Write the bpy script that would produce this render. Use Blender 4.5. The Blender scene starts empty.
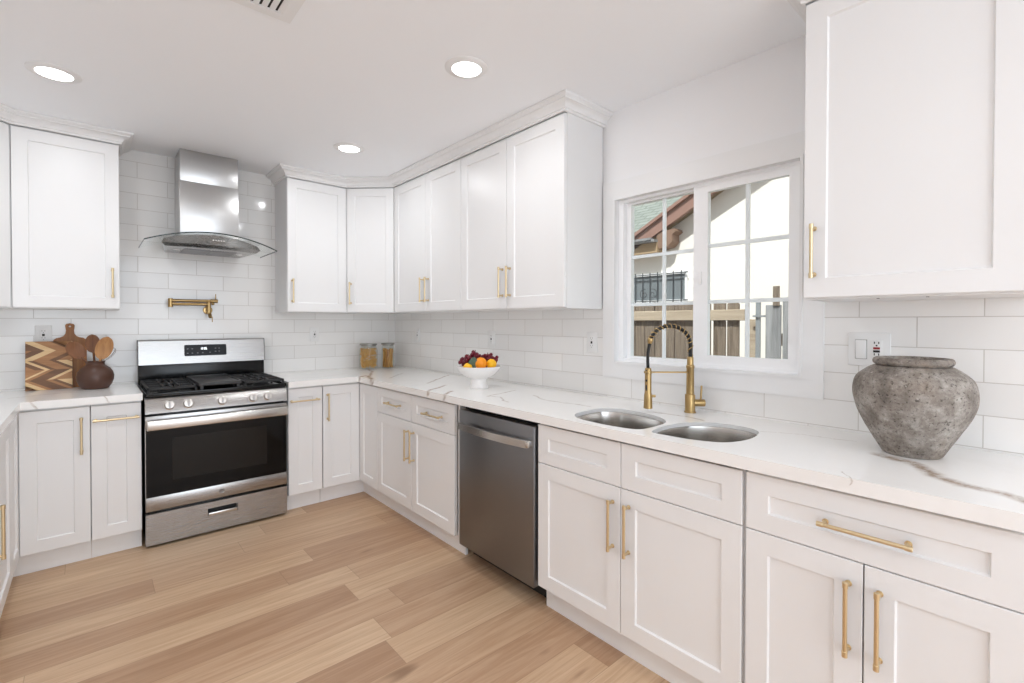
import bpy, bmesh, math, random
from mathutils import Vector, Matrix
from mathutils.geometry import tessellate_polygon

R = math.radians
PI = math.pi
scn = bpy.context.scene
COL = scn.collection

# ------------------------------------------------------------------ camera
cam_d = bpy.data.cameras.new('camera')
cam = bpy.data.objects.new('camera', cam_d)
COL.objects.link(cam)
scn.camera = cam
CAM = Vector((-2.1406, -4.1193, 1.3186))
YAW, PITCH, ROLL = 0.7258, 0.0118, -0.0012
s_, c_ = math.sin(YAW), math.cos(YAW)
sp, cp = math.sin(PITCH), math.cos(PITCH)
sr, cr = math.sin(ROLL), math.cos(ROLL)
fw = Vector((s_ * cp, c_ * cp, -sp))
up = Vector((s_ * sp, c_ * sp, cp))
rt = Vector((c_, -s_, 0))
rt2 = rt * cr - up * sr
up2 = rt * sr + up * cr
m = Matrix((( rt2.x, up2.x, -fw.x, CAM.x), (rt2.y, up2.y, -fw.y, CAM.y), (rt2.z, up2.z, -fw.z, CAM.z), (0, 0, 0, 1)))
cam.matrix_world = m
cam_d.sensor_width = 36
cam_d.lens = 477.78 / 1024 * 36
cam_d.shift_x = -(515.7 - 512) / 1024
cam_d.shift_y = -(341.5 - 328.0) / 1024
cam_d.clip_start = 0.05

# ------------------------------------------------------------------ world, sun, added rear fill, exposure
w = bpy.data.worlds.new('world')
scn.world = w
w.use_nodes = True
wn = w.node_tree
wn.nodes.clear()
wo = wn.nodes.new('ShaderNodeOutputWorld')
wb = wn.nodes.new('ShaderNodeBackground')
sky = wn.nodes.new('ShaderNodeTexSky')
sky.sky_type = 'HOSEK_WILKIE'
sky.sun_direction = Vector((-0.5, -0.25, 0.8)).normalized()
sky.turbidity = 4
wb.inputs['Strength'].default_value = 0.9
mixw = wn.nodes.new('ShaderNodeMix')
mixw.data_type = 'RGBA'
mixw.inputs[0].default_value = 0.6
mixw.inputs[7].default_value = (1, 1, 1, 1)
wn.links.new(sky.outputs[0], mixw.inputs[6])
wn.links.new(mixw.outputs[2], wb.inputs['Color'])
wn.links.new(wb.outputs[0], wo.inputs['Surface'])

def light(name, typ, loc, energy, color=(1, 1, 1), parent=None, **kw):
    d = bpy.data.lights.new(name, typ)
    d.energy = energy
    d.color = color
    for k, v in kw.items():
        setattr(d, k, v)
    o = bpy.data.objects.new(name, d)
    COL.objects.link(o)
    o.location = loc
    if parent: o.parent = parent
    return o

sun = light('sun', 'SUN', (0, 0, 6), 4.4, (1, 0.97, 0.93), angle=R(1.5))
sun.rotation_euler = Vector((0.62, 0.22, -0.85)).to_track_quat('-Z', 'Y').to_euler()

# added area lamp, out of view, filling the room from the rear opening
rear_fill = light('rear_fill_lamp', 'AREA', (-1.6, -7.12, 1.25), 66, (0.79, 0.895, 1.0), shape='RECTANGLE', size=2.9, size_y=2.3)
rear_fill.rotation_euler = (R(90), 0, 0)
CAN_W = 3.6
CAN_C = (0.935, 0.966, 1.0)
LZ = 2.469                                     # ceiling height
for x, y in ((-2.27, -2.40), (-2.27, -3.75), (-0.95, -5.3), (-2.27, -5.3)):   # the cans of the same grid above and behind the camera
    light('recessed_bulb', 'AREA', (x, y, LZ - 0.012), CAN_W, CAN_C, shape='DISK', size=0.13)

scn.view_settings.view_transform = 'Standard'
scn.view_settings.look = 'None'
scn.view_settings.gamma = 1
scn.view_settings.use_curve_mapping = False
scn.view_settings.exposure = 0.19
try:
    scn.cycles.max_bounces = 14
    scn.cycles.diffuse_bounces = 8
    scn.cycles.transparent_max_bounces = 16
    scn.cycles.sample_clamp_indirect = 6
    scn.cycles.use_denoising = True
    scn.cycles.caustics_reflective = False
    scn.cycles.caustics_refractive = False
except Exception:
    pass

# ------------------------------------------------------------------ node helpers
def s2l(c):
    return tuple(((v / 255) / 12.92) if v / 255 <= 0.04045 else (((v / 255) + 0.055) / 1.055) ** 2.4 for v in c) + (1,)

class NT:
    def __init__(s, name):
        s.m = bpy.data.materials.new(name)
        s.m.use_nodes = True
        s.t = s.m.node_tree
        s.t.nodes.clear()
        s.out = s.t.nodes.new('ShaderNodeOutputMaterial')
    def n(s, typ, **kw):
        x = s.t.nodes.new(typ)
        for k, v in kw.items(): setattr(x, k, v)
        return x
    def l(s, a, b): s.t.links.new(a, b)
    def _set(s, sock, v):
        if hasattr(v, 'links') or isinstance(v, bpy.types.NodeSocket): s.l(v, sock)
        else: sock.default_value = v
    def math(s, op, a, b=None, c=None, clamp=False):
        x = s.n('ShaderNodeMath', operation=op, use_clamp=clamp)
        s._set(x.inputs[0], a)
        if b is not None: s._set(x.inputs[1], b)
        if c is not None: s._set(x.inputs[2], c)
        return x.outputs[0]
    def vmath(s, op, a, b=None, scale=None):
        x = s.n('ShaderNodeVectorMath', operation=op)
        s._set(x.inputs[0], a)
        if b is not None: s._set(x.inputs[1], b)
        if scale is not None: s._set(x.inputs['Scale'], scale)
        return x.outputs['Value'] if op in ('DOT_PRODUCT', 'LENGTH', 'DISTANCE') else x.outputs[0]
    def pos(s): return s.n('ShaderNodeNewGeometry').outputs['Position']
    def objc(s): return s.n('ShaderNodeTexCoord').outputs['Object']
    def sep(s, v):
        x = s.n('ShaderNodeSeparateXYZ'); s._set(x.inputs[0], v)
        return x.outputs
    def comb(s, x, y, z):
        n = s.n('ShaderNodeCombineXYZ')
        for i, v in enumerate((x, y, z)): s._set(n.inputs[i], v)
        return n.outputs[0]
    def noise(s, v, scale, detail=3, rough=0.5, out='Fac', dist=0):
        x = s.n('ShaderNodeTexNoise')
        s.l(v, x.inputs['Vector'])
        x.inputs['Scale'].default_value = scale
        x.inputs['Detail'].default_value = detail
        x.inputs['Roughness'].default_value = rough
        x.inputs['Distortion'].default_value = dist
        return x.outputs[out]
    def ramp(s, f, stops, interp='LINEAR'):
        x = s.n('ShaderNodeValToRGB')
        x.color_ramp.interpolation = interp
        e = x.color_ramp.elements
        while len(e) < len(stops): e.new(0.5)
        for el, (p, c) in zip(e, stops):
            el.position = p
            el.color = c if len(c) == 4 else tuple(c) + (1,)
        s._set(x.inputs[0], f)
        return x.outputs[0]
    def mix(s, f, a, b, blend='MIX'):
        x = s.n('ShaderNodeMix', data_type='RGBA', blend_type=blend)
        s._set(x.inputs[0], f); s._set(x.inputs[6], a); s._set(x.inputs[7], b)
        return x.outputs[2]
    def mapr(s, v, a, b, c, d, smooth=True):
        x = s.n('ShaderNodeMapRange')
        if smooth: x.interpolation_type = 'SMOOTHSTEP'
        s._set(x.inputs[0], v)
        for i, q in enumerate((a, b, c, d)): s._set(x.inputs[i + 1], q)
        return x.outputs[0]
    def bump(s, h, strength=0.3, dist=0.002):
        x = s.n('ShaderNodeBump')
        x.inputs['Strength'].default_value = strength
        x.inputs['Distance'].default_value = dist
        s.l(h, x.inputs['Height'])
        return x.outputs[0]
    def bsdf(s, color=(0.8, 0.8, 0.8, 1), rough=0.5, metal=0, normal=None, emit=None, emit_s=0, ior=None, spec=None, coat=None):
        b = s.n('ShaderNodeBsdfPrincipled')
        s._set(b.inputs['Base Color'], color)
        s._set(b.inputs['Roughness'], rough)
        s._set(b.inputs['Metallic'], metal)
        if normal is not None: s.l(normal, b.inputs['Normal'])
        if spec is not None: b.inputs['Specular IOR Level'].default_value = spec
        if coat is not None: b.inputs['Coat Weight'].default_value = coat
        if emit is not None:
            b.inputs['Emission Color'].default_value = emit
            b.inputs['Emission Strength'].default_value = emit_s
        s.l(b.outputs[0], s.out.inputs['Surface'])
        return b

def plain(name, rgb, rough=0.5, metal=0, var=0.03, scale=8, bump=0, spec=None):
    t = NT(name)
    p = t.objc()
    f = t.noise(p, scale, 4)
    c = s2l(rgb)
    lo = tuple(max(0, v * (1 - var)) for v in c[:3]) + (1,)
    hi = tuple(min(1, v * (1 + var)) for v in c[:3]) + (1,)
    col = t.mix(f, lo, hi)
    nrm = t.bump(t.noise(p, scale * 12, 3), bump, 0.001) if bump else None
    t.bsdf(col, rough, metal, nrm, spec=spec)
    return t.m

def brushed(name, rgb, rough=0.28, axis='x', amt=0.10, metal=1.0):
    t = NT(name)
    p = t.objc()
    sc = {'x': (6, 900, 900), 'z': (900, 900, 6), 'y': (900, 6, 900)}[axis]
    v = t.vmath('MULTIPLY', p, sc)
    f = t.noise(v, 1.0, 3)
    c = s2l(rgb)
    col = t.mix(f, tuple(x * (1 - amt) for x in c[:3]) + (1,), tuple(min(1, x * (1 + amt)) for x in c[:3]) + (1,))
    rg = t.mapr(f, 0.2, 0.8, rough - 0.03, rough + 0.03, False)
    t.bsdf(col, rg, metal, t.bump(f, 0.03, 0.0002))
    return t.m

M = {}
M['cab'] = plain('white_cabinet_paint', (235, 235, 235), 0.35, var=0.012, scale=3)
M['carcass'] = plain('white_cabinet_box', (230, 230, 230), 0.45, var=0.012, scale=3)
M['wall'] = plain('white_wall_paint', (238, 238, 239), 0.7, var=0.015, scale=2, bump=0.05)
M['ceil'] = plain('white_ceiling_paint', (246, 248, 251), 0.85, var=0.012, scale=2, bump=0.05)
M['trimw'] = plain('white_gloss_trim', (234, 234, 234), 0.4, var=0.01)
M['vinyl'] = plain('white_window_vinyl', (245, 246, 247), 0.35, var=0.01)
M['grille'] = plain('pale_window_grille', (240, 243, 245), 0.45, var=0.02)
M['steel'] = brushed('brushed_stainless', (172, 170, 168), 0.27, 'x', 0.05)
M['steelv'] = brushed('brushed_stainless_upright', (196, 195, 194), 0.30, 'z', 0.05)
M['sink'] = brushed('sink_stainless', (206, 202, 197), 0.24, 'x', 0.05)
M['slate'] = brushed('dark_slate_stainless', (136, 135, 136), 0.36, 'x', 0.04)
M['handle_steel'] = brushed('pale_stainless_bar', (208, 204, 199), 0.25, 'x', 0.06)
M['black'] = plain('black_enamel', (12, 12, 13), 0.2, var=0.1, spec=0.35)
M['blackm'] = plain('black_matte', (20, 20, 21), 0.6, var=0.15)
M['iron'] = plain('cast_iron', (30, 30, 31), 0.55, var=0.25, scale=60, bump=0.2)
M['griddle'] = plain('griddle_plate', (52, 52, 53), 0.45, var=0.1)
M['brass'] = brushed('champagne_brass', (222, 202, 164), 0.34, 'z', 0.06)
M['gold'] = brushed('brushed_gold', (184, 156, 108), 0.30, 'z', 0.07)
M['goldx'] = brushed('brushed_gold_arm', (178, 150, 104), 0.30, 'x', 0.07)
M['rubber'] = plain('black_rubber_hose', (20, 19, 18), 0.5, var=0.1)
M['plastic'] = plain('white_plastic', (230, 230, 229), 0.4, var=0.01)
M['dark'] = plain('dark_slot', (35, 33, 32), 0.7, var=0.05)
M['greyslot'] = plain('shadowed_slot', (168, 166, 162), 0.6)
M['red'] = plain('red_button', (150, 40, 45), 0.5)
M['ceramic'] = plain('white_ceramic', (236, 234, 232), 0.35, var=0.02)
M['jarlid'] = plain('grey_jar_lid', (150, 148, 142), 0.35, metal=0.7, var=0.03)
def pasta(name, a, c):
    t = NT(name)
    t.bsdf(t.ramp(t.n('ShaderNodeNewGeometry').outputs['Random Per Island'], [(0.0, s2l(a)), (0.5, s2l(c)), (1.0, s2l((238, 204, 132)))]), 0.5)
    return t.m
M['pasta'] = pasta('dry_pasta', (176, 120, 44), (230, 178, 88))
M['pasta2'] = pasta('dry_pasta_long', (164, 106, 36), (222, 166, 76))
M['orange'] = plain('orange_peel', (246, 150, 18), 0.45, var=0.1, scale=20, bump=0.3)
M['lemon'] = plain('lemon_peel', (250, 188, 22), 0.45, var=0.08, scale=20, bump=0.3)
M['grape'] = plain('dark_red_grape', (104, 14, 36), 0.3, var=0.35, scale=25)
M['leaf'] = plain('grey_green_leaf', (86, 106, 88), 0.6, var=0.25, scale=25)
M['stem'] = plain('brown_stem', (92, 66, 40), 0.7, var=0.2)
M['crock'] = plain('brown_crock_glaze', (80, 52, 40), 0.38, var=0.18, scale=14, bump=0.1)
M['wire'] = plain('steel_wire', (190, 180, 168), 0.25, metal=1)
M['redbrown'] = plain('painted_fascia', (150, 118, 106), 0.7, var=0.08)
M['stucco'] = plain('cream_stucco', (238, 235, 228), 0.9, var=0.03, scale=10, bump=0.3)
M['corbel'] = plain('weathered_corbel', (138, 112, 94), 0.8, var=0.12, scale=12)
M['tan'] = plain('tan_soffit', (176, 152, 120), 0.8, var=0.06)
M['metalpost'] = plain('grey_metal_post', (150, 156, 160), 0.5, metal=0.3, var=0.08)
M['dirt'] = plain('dry_soil', (150, 134, 112), 0.95, var=0.15, scale=6)
M['housepane'] = plain('dark_house_glass', (120, 128, 132), 0.15, var=0.1, scale=2)
M['grillebar'] = plain('wrought_iron_bar', (60, 66, 70), 0.5, var=0.1)

def wood(name, dark, light, scale=1.0, axis='z', rough=0.5):
    t = NT(name)
    p = t.objc()
    sc = {'x': (2, 30, 30), 'y': (30, 2, 30), 'z': (30, 30, 2)}[axis]
    v = t.vmath('MULTIPLY', p, tuple(q * scale for q in sc))
    f = t.noise(v, 1.5, 5, 0.6, dist=0.8)
    col = t.ramp(f, [(0.25, s2l(dark)), (0.75, s2l(light))])
    t.bsdf(col, rough, 0, t.bump(f, 0.1, 0.0006))
    return t.m

M['spoon'] = wood('spoon_wood', (138, 92, 52), (186, 136, 84))
M['spoond'] = wood('dark_spoon_wood', (98, 58, 32), (138, 90, 54))
M['paddle'] = wood('acacia_paddle', (120, 72, 34), (172, 118, 66))
M['w_dark'] = wood('chevron_dark', (98, 66, 42), (134, 94, 62), axis='x')
M['w_mid'] = wood('chevron_mid', (150, 102, 62), (186, 136, 90), axis='x')
M['w_light'] = wood('chevron_pale', (214, 176, 124), (234, 204, 158), axis='x')
M['w_edge'] = wood('chevron_edge', (92, 62, 38), (120, 84, 54))
M['fence'] = wood('weathered_fence', (84, 74, 64), (148, 134, 118), 1.1, rough=0.9)
M['rail'] = wood('pale_fence_rail', (158, 144, 126), (190, 176, 156), 0.7, 'y', 0.9)
M['panelw'] = wood('grey_boards', (112, 114, 116), (166, 168, 170), 0.8, rough=0.85)

# glossy subway tile
def tile_mat(name, horiz, off):
    t = NT(name)
    px, py, pz = t.sep(t.pos())[:3]
    h = px if horiz == 'x' else t.math('MULTIPLY', py, -1.0)
    v = t.comb(t.math('ADD', h, off), t.math('ADD', pz, 0.1055 * 10 - 1.2335), 0.0)
    b = t.n('ShaderNodeTexBrick')
    t.l(v, b.inputs['Vector'])
    b.offset = 0.5
    b.inputs['Scale'].default_value = 1.0
    b.inputs['Brick Width'].default_value = 0.333
    b.inputs['Row Height'].default_value = 0.1055
    b.inputs['Mortar Size'].default_value = 0.0016
    b.inputs['Mortar Smooth'].default_value = 0.3
    b.inputs['Color1'].default_value = s2l((238, 237, 235))
    b.inputs['Color2'].default_value = s2l((231, 230, 228))
    b.inputs['Mortar'].default_value = s2l((196, 192, 186))
    rg = t.mapr(b.outputs['Fac'], 0, 1, 0.09, 0.7, False)
    hgt = t.math('ADD', t.math('MULTIPLY', b.outputs['Fac'], -1.0), t.math('MULTIPLY', t.noise(t.pos(), 9, 1), 0.6))
    t.bsdf(b.outputs['Color'], rg, 0, t.bump(hgt, 0.35, 0.002))
    return t.m
M['tile_b'] = tile_mat('subway_tile_back', 'x', 1.905 + 0.333 * 10 - 0.1665)
M['tile_r'] = tile_mat('subway_tile_side', 'y', 12 * 0.333 - 3.805 - 0.1665)

# wood plank floor: rows along x
def floor_mat():
    t = NT('oak_plank_floor')
    px, py, pz = t.sep(t.pos())[:3]
    W, Lg = 0.1765, 1.22
    yy = t.math('DIVIDE', t.math('ADD', py, 1.058 + W * 40), W)
    row = t.math('FLOOR', yy)
    fy = t.math('FRACT', yy)
    wn1 = t.n('ShaderNodeTexWhiteNoise', noise_dimensions='1D')
    t.l(t.math('ADD', row, 3.37), wn1.inputs['W'])
    xx = t.math('ADD', t.math('DIVIDE', t.math('ADD', px, 20.0), Lg), t.math('MULTIPLY', wn1.outputs['Value'], 1.0))
    colid = t.math('FLOOR', xx)
    fx = t.math('FRACT', xx)
    wn2 = t.n('ShaderNodeTexWhiteNoise', noise_dimensions='2D')
    t.l(t.comb(row, colid, 0.0), wn2.inputs['Vector'])
    r = wn2.outputs['Value']
    base = t.ramp(r, [(0.0, s2l((182, 149, 121))), (0.3, s2l((197, 165, 136))), (0.65, s2l((208, 178, 148))), (1.0, s2l((220, 193, 163)))])
    gv = t.comb(t.math('MULTIPLY_ADD', px, 1.6, t.math('MULTIPLY', r, 37.0)), t.math('MULTIPLY', py, 26.0), t.math('MULTIPLY', r, 11.0))
    g = t.noise(gv, 1.0, 6, 0.62, dist=1.4)
    base = t.mix(t.mapr(g, 0.3, 0.72, 0.0, 1.0), t.mix(1.0, base, s2l((230, 220, 210)), 'MULTIPLY'), t.mix(1.0, base, s2l((255, 254, 252)), 'MULTIPLY'))
    g2 = t.noise(t.comb(t.math('MULTIPLY_ADD', px, 3.0, t.math('MULTIPLY', r, 91.0)), t.math('MULTIPLY', py, 120.0), 0.0), 1.0, 3)
    base = t.mix(t.math('MULTIPLY', t.mapr(g2, 0.48, 0.78, 0, 1), 0.24), base, s2l((140, 104, 74)))
    # knots
    kn = t.noise(t.comb(t.math('MULTIPLY_ADD', px, 2.2, t.math('MULTIPLY', r, 17.0)), t.math('MULTIPLY', py, 9.0), r), 1.0, 2)
    base = t.mix(t.math('MULTIPLY', t.mapr(kn, 0.70, 0.80, 0, 1), 0.6), base, s2l((112, 78, 52)))
    ey = t.math('MINIMUM', fy, t.math('SUBTRACT', 1.0, fy))
    ex = t.math('MINIMUM', fx, t.math('SUBTRACT', 1.0, fx))
    e = t.math('MINIMUM', t.math('MULTIPLY', ey, W), t.math('MULTIPLY', ex, Lg))
    seam = t.mapr(e, 0.0, 0.0022, 1.0, 0.0)
    base = t.mix(t.math('MULTIPLY', seam, 0.5), base, s2l((120, 88, 62)))
    hgt = t.math('SUBTRACT', t.math('MULTIPLY', g, 0.25), seam)
    t.bsdf(base, t.mapr(g, 0.2, 0.8, 0.36, 0.48, False), 0, t.bump(hgt, 0.18, 0.001))
    return t.m
M['floor'] = floor_mat()

# veined white quartz
VEINS = [[(-0.315, -3.77), (-0.35, -3.848), (-0.46, -3.912), (-0.497, -3.974), (-0.511, -4.037), (-0.56, -4.11)],
         [(-0.253, -3.392), (-0.198, -3.504), (-0.165, -3.671)], [(-0.600, -3.73), (-0.66, -3.768)],
         [(-0.327, -0.09), (-0.40, -0.36), (-0.56, -0.66)], [(-0.56, -0.66), (-0.667, -0.918)], [(-0.57, -0.62), (-0.66, -0.70)],
         [(-0.078, -1.005), (-0.451, -1.328)], [(-0.417, -1.494), (-0.66, -1.66)],
         [(-0.541, -1.75), (-0.66, -1.84)], [(-0.231, -1.961), (-0.503, -2.035)], [(-0.503, -2.035), (-0.472, -2.11), (-0.55, -2.26)],
         [(-0.286, -2.177), (-0.358, -2.344), (-0.321, -2.617)], [(-0.219, -2.913), (-0.207, -3.077), (-0.225, -3.146)],
         [(-2.471, -0.409), (-2.279, -0.336), (-2.142, -0.349)], [(-2.40, -0.96), (-2.40, -0.70), (-2.36, -0.60)],
         [(-2.119, -0.70), (-2.061, -0.60)], [(-1.105, -0.458), (-0.872, -0.495), (-0.603, -0.356)], [(-0.509, -0.895), (-0.276, -0.64)]]
VW = [0.024, 0.004, 0.003, 0.014, 0.020, 0.020, 0.010, 0.014, 0.014, 0.007, 0.007, 0.008, 0.007, 0.007, 0.006, 0.004, 0.004, 0.008]
VS = [0.85, 0.35, 0.5, 0.6, 0.95, 0.9, 0.6, 0.75, 0.85, 0.5, 0.5, 0.4, 0.6, 0.45, 0.5, 0.4, 0.3, 0.4]
def quartz():
    t = NT('veined_white_quartz')
    p = t.pos()
    px, py, pz = t.sep(p)[:3]
    q = t.comb(t.math('MULTIPLY_ADD', pz, 0.7, t.math('ADD', px, -0.636)), t.math('MULTIPLY_ADD', pz, 0.5, t.math('ADD', py, -0.4545)), 0.0)
    wob = t.vmath('SCALE', t.vmath('SUBTRACT', t.noise(q, 9, 4, 0.6, 'Color'), (0.5, 0.5, 0.5)), scale=0.05)
    fine = t.vmath('SCALE', t.vmath('SUBTRACT', t.noise(q, 45, 3, 0.6, 'Color'), (0.5, 0.5, 0.5)), scale=0.02)
    wq = t.vmath('ADD', t.vmath('ADD', q, wob), fine)
    xs = t.sep(wq)
    wq = t.comb(xs[0], xs[1], 0.0)
    acc = None
    for path, wd, st in zip(VEINS, VW, VS):
        for a, b in zip(path[:-1], path[1:]):
            A = Vector((a[0], a[1], 0)); B = Vector((b[0], b[1], 0)); ba = B - A
            pa = t.vmath('SUBTRACT', wq, tuple(A))
            h = t.math('MULTIPLY', t.vmath('DOT_PRODUCT', pa, tuple(ba)), 1.0 / ba.length_squared, clamp=True)
            d = t.vmath('LENGTH', t.vmath('SUBTRACT', pa, t.vmath('SCALE', tuple(ba), scale=h)))
            v = t.mapr(d, 0.0, wd * 1.5, min(1.0, st * 1.45), 0.0)
            acc = v if acc is None else t.math('MAXIMUM', acc, v)
    brk = t.mapr(t.noise(q, 28, 4, 0.7), 0.3, 0.62, 0.35, 1.0)
    acc = t.math('MULTIPLY', acc, brk)
    soft = t.mapr(t.noise(q, 2.2, 5, 0.6, dist=1.2), 0.5, 0.75, 0.0, 0.10)
    base = t.mix(soft, s2l((243, 242, 240)), s2l((190, 182, 174)))
    vein = t.mix(t.noise(q, 30, 2), s2l((146, 120, 98)), s2l((180, 166, 152)))
    col = t.mix(acc, base, vein)
    t.bsdf(col, 0.16, 0)
    return t.m
M['quartz'] = quartz()

def stone():
    t = NT('weathered_stone')
    p = t.objc()
    f = t.noise(p, 16, 6, 0.75)
    f2 = t.noise(p, 100, 4, 0.75)
    f3 = t.noise(p, 5, 3)
    col = t.ramp(f, [(0.30, s2l((98, 90, 83))), (0.48, s2l((134, 126, 118))), (0.66, s2l((172, 166, 158)))])
    col = t.mix(t.mapr(f3, 0.45, 0.7, 0, 0.4), col, s2l((150, 128, 106)))
    col = t.mix(t.mapr(f2, 0.54, 0.66, 0, 0.8), col, s2l((58, 50, 44)))
    col = t.mix(t.mapr(t.noise(p, 34, 4, 0.7), 0.62, 0.75, 0, 0.6), col, s2l((206, 200, 192)))
    pz = t.sep(p)[2]
    hh = t.math('ADD', f2, t.math('MULTIPLY', f, 1.5))
    t.bsdf(col, 0.85, 0, t.bump(hh, 0.7, 0.004))
    return t.m
M['stone'] = stone()

def shingle():
    t = NT('green_shingle_roof')
    p = t.objc()
    b = t.n('ShaderNodeTexBrick')
    t.l(p, b.inputs['Vector'])
    b.inputs['Scale'].default_value = 1
    b.inputs['Brick Width'].default_value = 0.3
    b.inputs['Row Height'].default_value = 0.14
    b.inputs['Mortar Size'].default_value = 0.010
    b.inputs['Color1'].default_value = s2l((142, 148, 143))
    b.inputs['Color2'].default_value = s2l((124, 132, 126))
    b.inputs['Mortar'].default_value = s2l((60, 74, 68))
    col = t.mix(t.math('MULTIPLY', t.noise(p, 40, 3), 0.4), b.outputs['Color'], s2l((170, 178, 170)))
    t.bsdf(col, 0.9)
    return t.m
M['shingle'] = shingle()

def glass(name, tint=(0.96, 0.98, 0.98, 1), refl=1.0, rough=0.0):
    t = NT(name)
    tr = t.n('ShaderNodeBsdfTransparent'); tr.inputs[0].default_value = tint
    gl = t.n('ShaderNodeBsdfGlossy'); gl.inputs['Roughness'].default_value = rough
    gl.inputs['Color'].default_value = (1, 1, 1, 1)
    fr = t.n('ShaderNodeFresnel'); fr.inputs[0].default_value = 1.45
    mx = t.n('ShaderNodeMixShader')
    front = t.math('SUBTRACT', 1.0, t.n('ShaderNodeNewGeometry').outputs['Backfacing'])
    t.l(t.math('MULTIPLY', t.math('MULTIPLY', fr.outputs[0], refl), front), mx.inputs[0])
    t.l(tr.outputs[0], mx.inputs[1]); t.l(gl.outputs[0], mx.inputs[2])
    t.l(mx.outputs[0], t.out.inputs['Surface'])
    return t.m
M['pane'] = glass('window_glass')
M['jarglass'] = glass('jar_glass', (0.95, 0.96, 0.955, 1), 0.8)
M['hoodglass'] = glass('hood_glass', (0.955, 0.97, 0.967, 1), 0.8)
M['glassedge'] = plain('dark_glass_edge', (46, 54, 52), 0.2)
def ovenglass():
    t = NT('black_oven_glass')
    t.bsdf(s2l((8, 8, 9)), 0.08, 0, spec=0.22)
    return t.m
M['ovenglass'] = ovenglass()
def emis(name, col, s):
    t = NT(name)
    t.bsdf((0.9, 0.9, 0.9, 1), 0.5, emit=col, emit_s=s)
    return t.m
M['lens'] = emis('lit_lens', (1.0, 0.98, 0.95, 1), 9.0)
M['digits'] = emis('clock_digits', (0.9, 0.95, 1.0, 1), 1.6)
M['panelblk'] = plain('control_glass', (26, 27, 31), 0.25, var=0.06, spec=0.2)
M['emblem'] = plain('emblem_grey', (104, 101, 98), 0.4, metal=0.4, var=0.05)
M['icons'] = plain('control_icons', (120, 122, 128), 0.5)

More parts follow.
